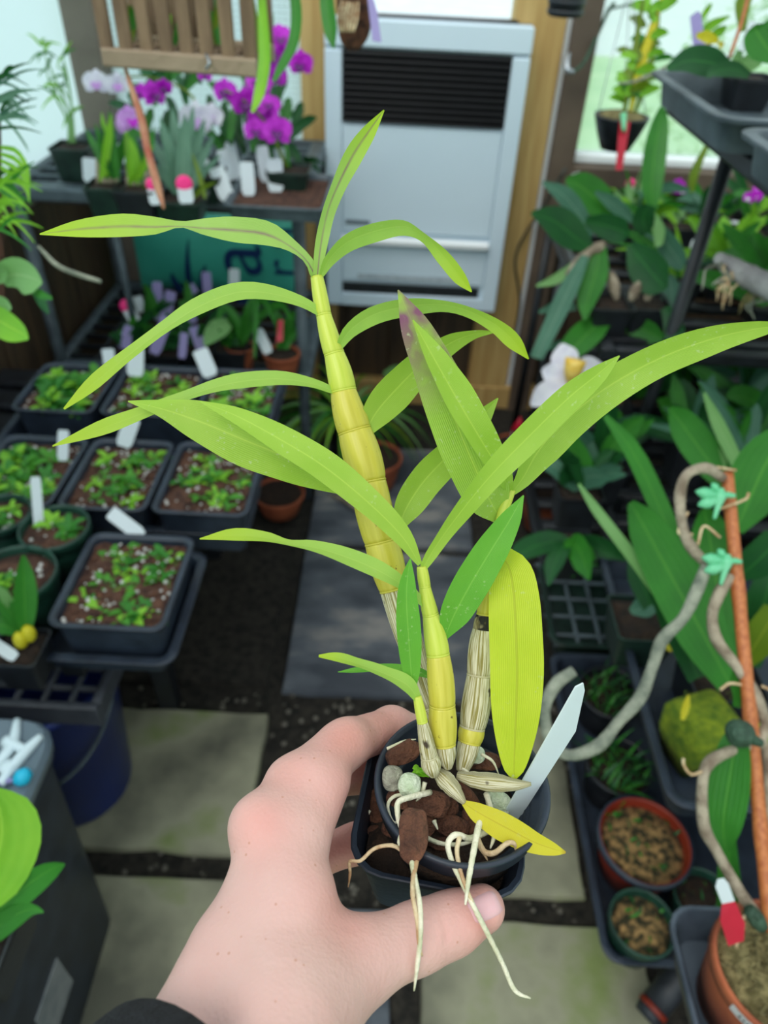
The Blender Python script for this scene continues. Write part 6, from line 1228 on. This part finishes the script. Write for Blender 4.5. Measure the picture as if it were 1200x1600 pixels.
# white flower
wf = thing('white_orchid_flower', 'large white orchid bloom with a yellow throat, right of the back wall', 'flower', dp(890, 640, 1.35))
for a_, w, l_ in ((100, .55, .9), (20, .62, .95), (215, .5, 1.15), (160, .45, .7), (310, .5, .9)):
    a_ = math.radians(a_); P = [dp(888+62*l_*q*math.cos(a_), 592-62*l_*q*math.sin(a_), 1.35-.03*q+.05*q*q) for q in (0, .3, .65, 1)]; mk('petal', ribbon(P, np.array([.3, .85, 1, .15])*w*.062*1.2/2*1.35/1.13, [nrm(C-P[0])]*4, .2, 10, 7, .06), M['whitepet'], wf)
mk('lip', tube([dp(890, 600, 1.34), dp(895, 580, 1.31), dp(900, 562, 1.30)], [.006, .016, .02], 8, 12), M['yellowlip'], wf); mk('flower_stem', tube([dp(888, 595, 1.36), dp(895, 640, 1.38), dp(905, 700, 1.38)], .004, 8, 8), GL['mid'], wf)
# ------------------------------------------------------------------ top right: trays on the top tier
ZT2 = 1.262
a = onz(1125, 185, ZT2); b = onz(1050, 125, ZT2)
tray_at('gravel_tray', a[0], a[0]+.45, a[1], a[1]+.36, ZT2, .044, 'grey-rimmed black tray on the top right shelf under the oval-leaved orchid', 'greyplas', .014)
a2 = onz(1152, 192, ZT2); tray_at('gravel_tray', a2[0]-.01, a2[0]+.42, a2[1]-.33, a2[1]-.02, ZT2, .044, 'nearer grey-rimmed tray on the top right shelf, cut by the edge', 'greyplas', .014)
t, d = rplant('oval_leaved_orchid', 'orchid with broad oval green leaves on the top right shelf', (1175, 118), 1.222, .035, .045); d = 1.17
for m, dd, pts in (('dark', -.05, [(1142, 108, 14), (1110, 98, 40), (1075, 95, 36), (1042, 108, 8)]), ('dark', -.06, [(1170, 118, 10), (1145, 108, 22), (1115, 112, 18), (1105, 122, 4)]), ('pale', -.05, [(1150, 105, 10), (1170, 98, 26), (1190, 94, 14)]), ('mid', -.12, [(1215, 95, 14), (1195, 70, 50), (1180, 45, 40), (1180, 38, 6)]), ('pale', -.02, [(1145, 110, 8), (1152, 90, 14), (1160, 70, 4)]), ('lime', .1, [(1090, 60, 8), (1110, 40, 14), (1140, 25, 3)]), ('lime', .1, [(1105, 60, 8), (1125, 48, 14), (1135, 40, 3)]), ('lime', .1, [(1095, 30, 5), (1105, 15, 9), (1112, 5, 3)]), ('olive', .05, [(1160, 50, 10), (1160, 10, 22), (1170, -20, 20)]), ('gold', -.05, [(1088, 55, 6), (1105, 57, 16), (1122, 64, 8)]), ('gold', -.05, [(1122, 66, 4), (1130, 72, 10)])): lf(t, m, d+dd, pts, -.02, 15)
mk('tag', tagq([(1084, 80, d), (1102, 72, d), (1096, 22, d), (1090, 17, d), (1078, 26, d)], None), M['tagl'], t, False, label='lilac tag')
wt = mk('tag', tagq([(1152, 78, d-.05), (1182, 85, d-.05), (1195, 38, d-.05), (1172, 32, d-.05)], None), M['tagw'], t, False, label='white tag')
for y in (52, 62, 72): mk('print', tagq([(1166, y-1, d-.054), (1182, y+2, d-.054), (1181, y+4, d-.054), (1165, y+1, d-.054)], None, .0003), M['wire'], wt, False)
mk('stake', tube([dp(1140, 90, d), dp(1160, 30, d), dp(1172, -20, d)], .003, 8, 6), M['bamboo'], t); mk('cane', tube([dp(1060, 100, d), dp(1085, 82, d), dp(1112, 66, d)], .003, 8, 6), M['oldcane'], t)
# hanging basket in front of the right window
d = 1.75
hk = thing('hanging_basket_orchid', 'hanging black pot with yellow-green canes and a red tag before the right window', 'orchid', dp(972, 228, d)); pc_ = dp(972, 180, d); rad = 42*d/FP
mk('pot_body', lathe([(rad*.55, -.075), (rad*.8, -.04), (rad, -.005), (rad*1.02, 0), (rad*.92, 0), (rad*.6, -.06)], pc_, (0, 0, 1), 20), M['blackplas'], hk); mk('moss', lathe([(.001, .008), (rad*.6, .006), (rad*.95, -.004), (.001, -.01)], pc_, (0, 0, 1), 20), M['sphag'], hk)
for x, y in ((935, 175), (1008, 175), (975, 168)): mk('hanger_wire', tube([dp(x, y, d), dp(985, -30, d)], .0014, 2, 5), M['steel'], hk)
hang(hk, dp(985, -30, d))
for P, w in (([(985, 175), (1000, 110), (1018, 50), (1040, -20)], 16), ([(975, 175), (985, 120), (995, 60), (1005, 0)], 11), ([(992, 178), (1012, 120), (1025, 60), (1030, 10)], 9)): mk('cane', tube([dp(x, y, d) for x, y in P], [.005, w*d/FP/2, w*d/FP/2.4, .004], 14, 8), GL[random.choice(('olive', 'gold'))], hk)
for k in range(40):
    s = random.random(); x = 985+s*45+random.uniform(-18, 18); y = 165-s*165; a_ = random.uniform(-1.5, 1.5); l_ = random.uniform(16, 40); lf(hk, random.choice(('lime', 'lime', 'olive', 'mid', 'gold') if s < .3 else ('lime', 'lime', 'mid', 'olive')), d+random.uniform(-.03, .03), autow((x, y), (x+l_*math.sin(a_), y-l_*.6*math.cos(a_)), random.uniform(9, 17), 4, 5, 'oval'), 0, n=7)
mk('red_tag', tagq([(962, 266, d-.05), (972, 266, d-.05), (985, 190, d-.05), (968, 188, d-.05)], None), M['tagr'], hk, False); mk('clip', tube([dp(974, 178, d-.06), dp(975, 205, d-.06)], [.008, .005], 5, 8), M['mint'], hk)
mk('cane', tube([dp(1100, 60, d-.2), dp(1040, 105, d-.1), dp(990, 128, d-.05), (dp(968, 130, d-.05))], [.003, .004, .004, .003], 14, 6), M['greycane'], hk)
hw_ = thing('hanging_hook', 'dark wire hook with a pale tip hanging from the brown window post', 'hook', dp(888, 112, 2.0))
mk('wire', tube([dp(960, 5, 2.), dp(950, 18, 2.), (dp(930, 62, 2.)), dp(912, 98, 2.), dp(895, 113, 2.)], .005, 20, 8), M['darkclip'], hw_); mk('tip', tube([dp(897, 113, 2.), dp(887, 110, 2.), dp(886, 95, 2.), dp(890, 82, 2.)], [.006, .009, .008, .004], 12, 8), M['steel'], hw_); mk('wire', tube([dp(948, 15, 2.), dp(980, 8, 2.), dp(1010, 0, 2.)], .003, 8, 6), M['darkclip'], hw_)
for k, (px, lb) in enumerate((((1060, 290), 'small pink-flowered orchid behind the black post'), ((1175, 300), 'small pink-flowered orchid at the right on the middle tier'))):
    t = clump('pink_flowered_orchid', lb, (px[0], px[1]+60), .775, .07, 20, 8, ('mid', 'pale', 'lime'), (7, 12), (30, 80), .05)
    for j in range(3): flower(t, px[0]+random.uniform(-12, 12), px[1]+random.uniform(-12, 12), 1.75, 10, M['magenta'], M['whitepet'], 90+k*5+j)
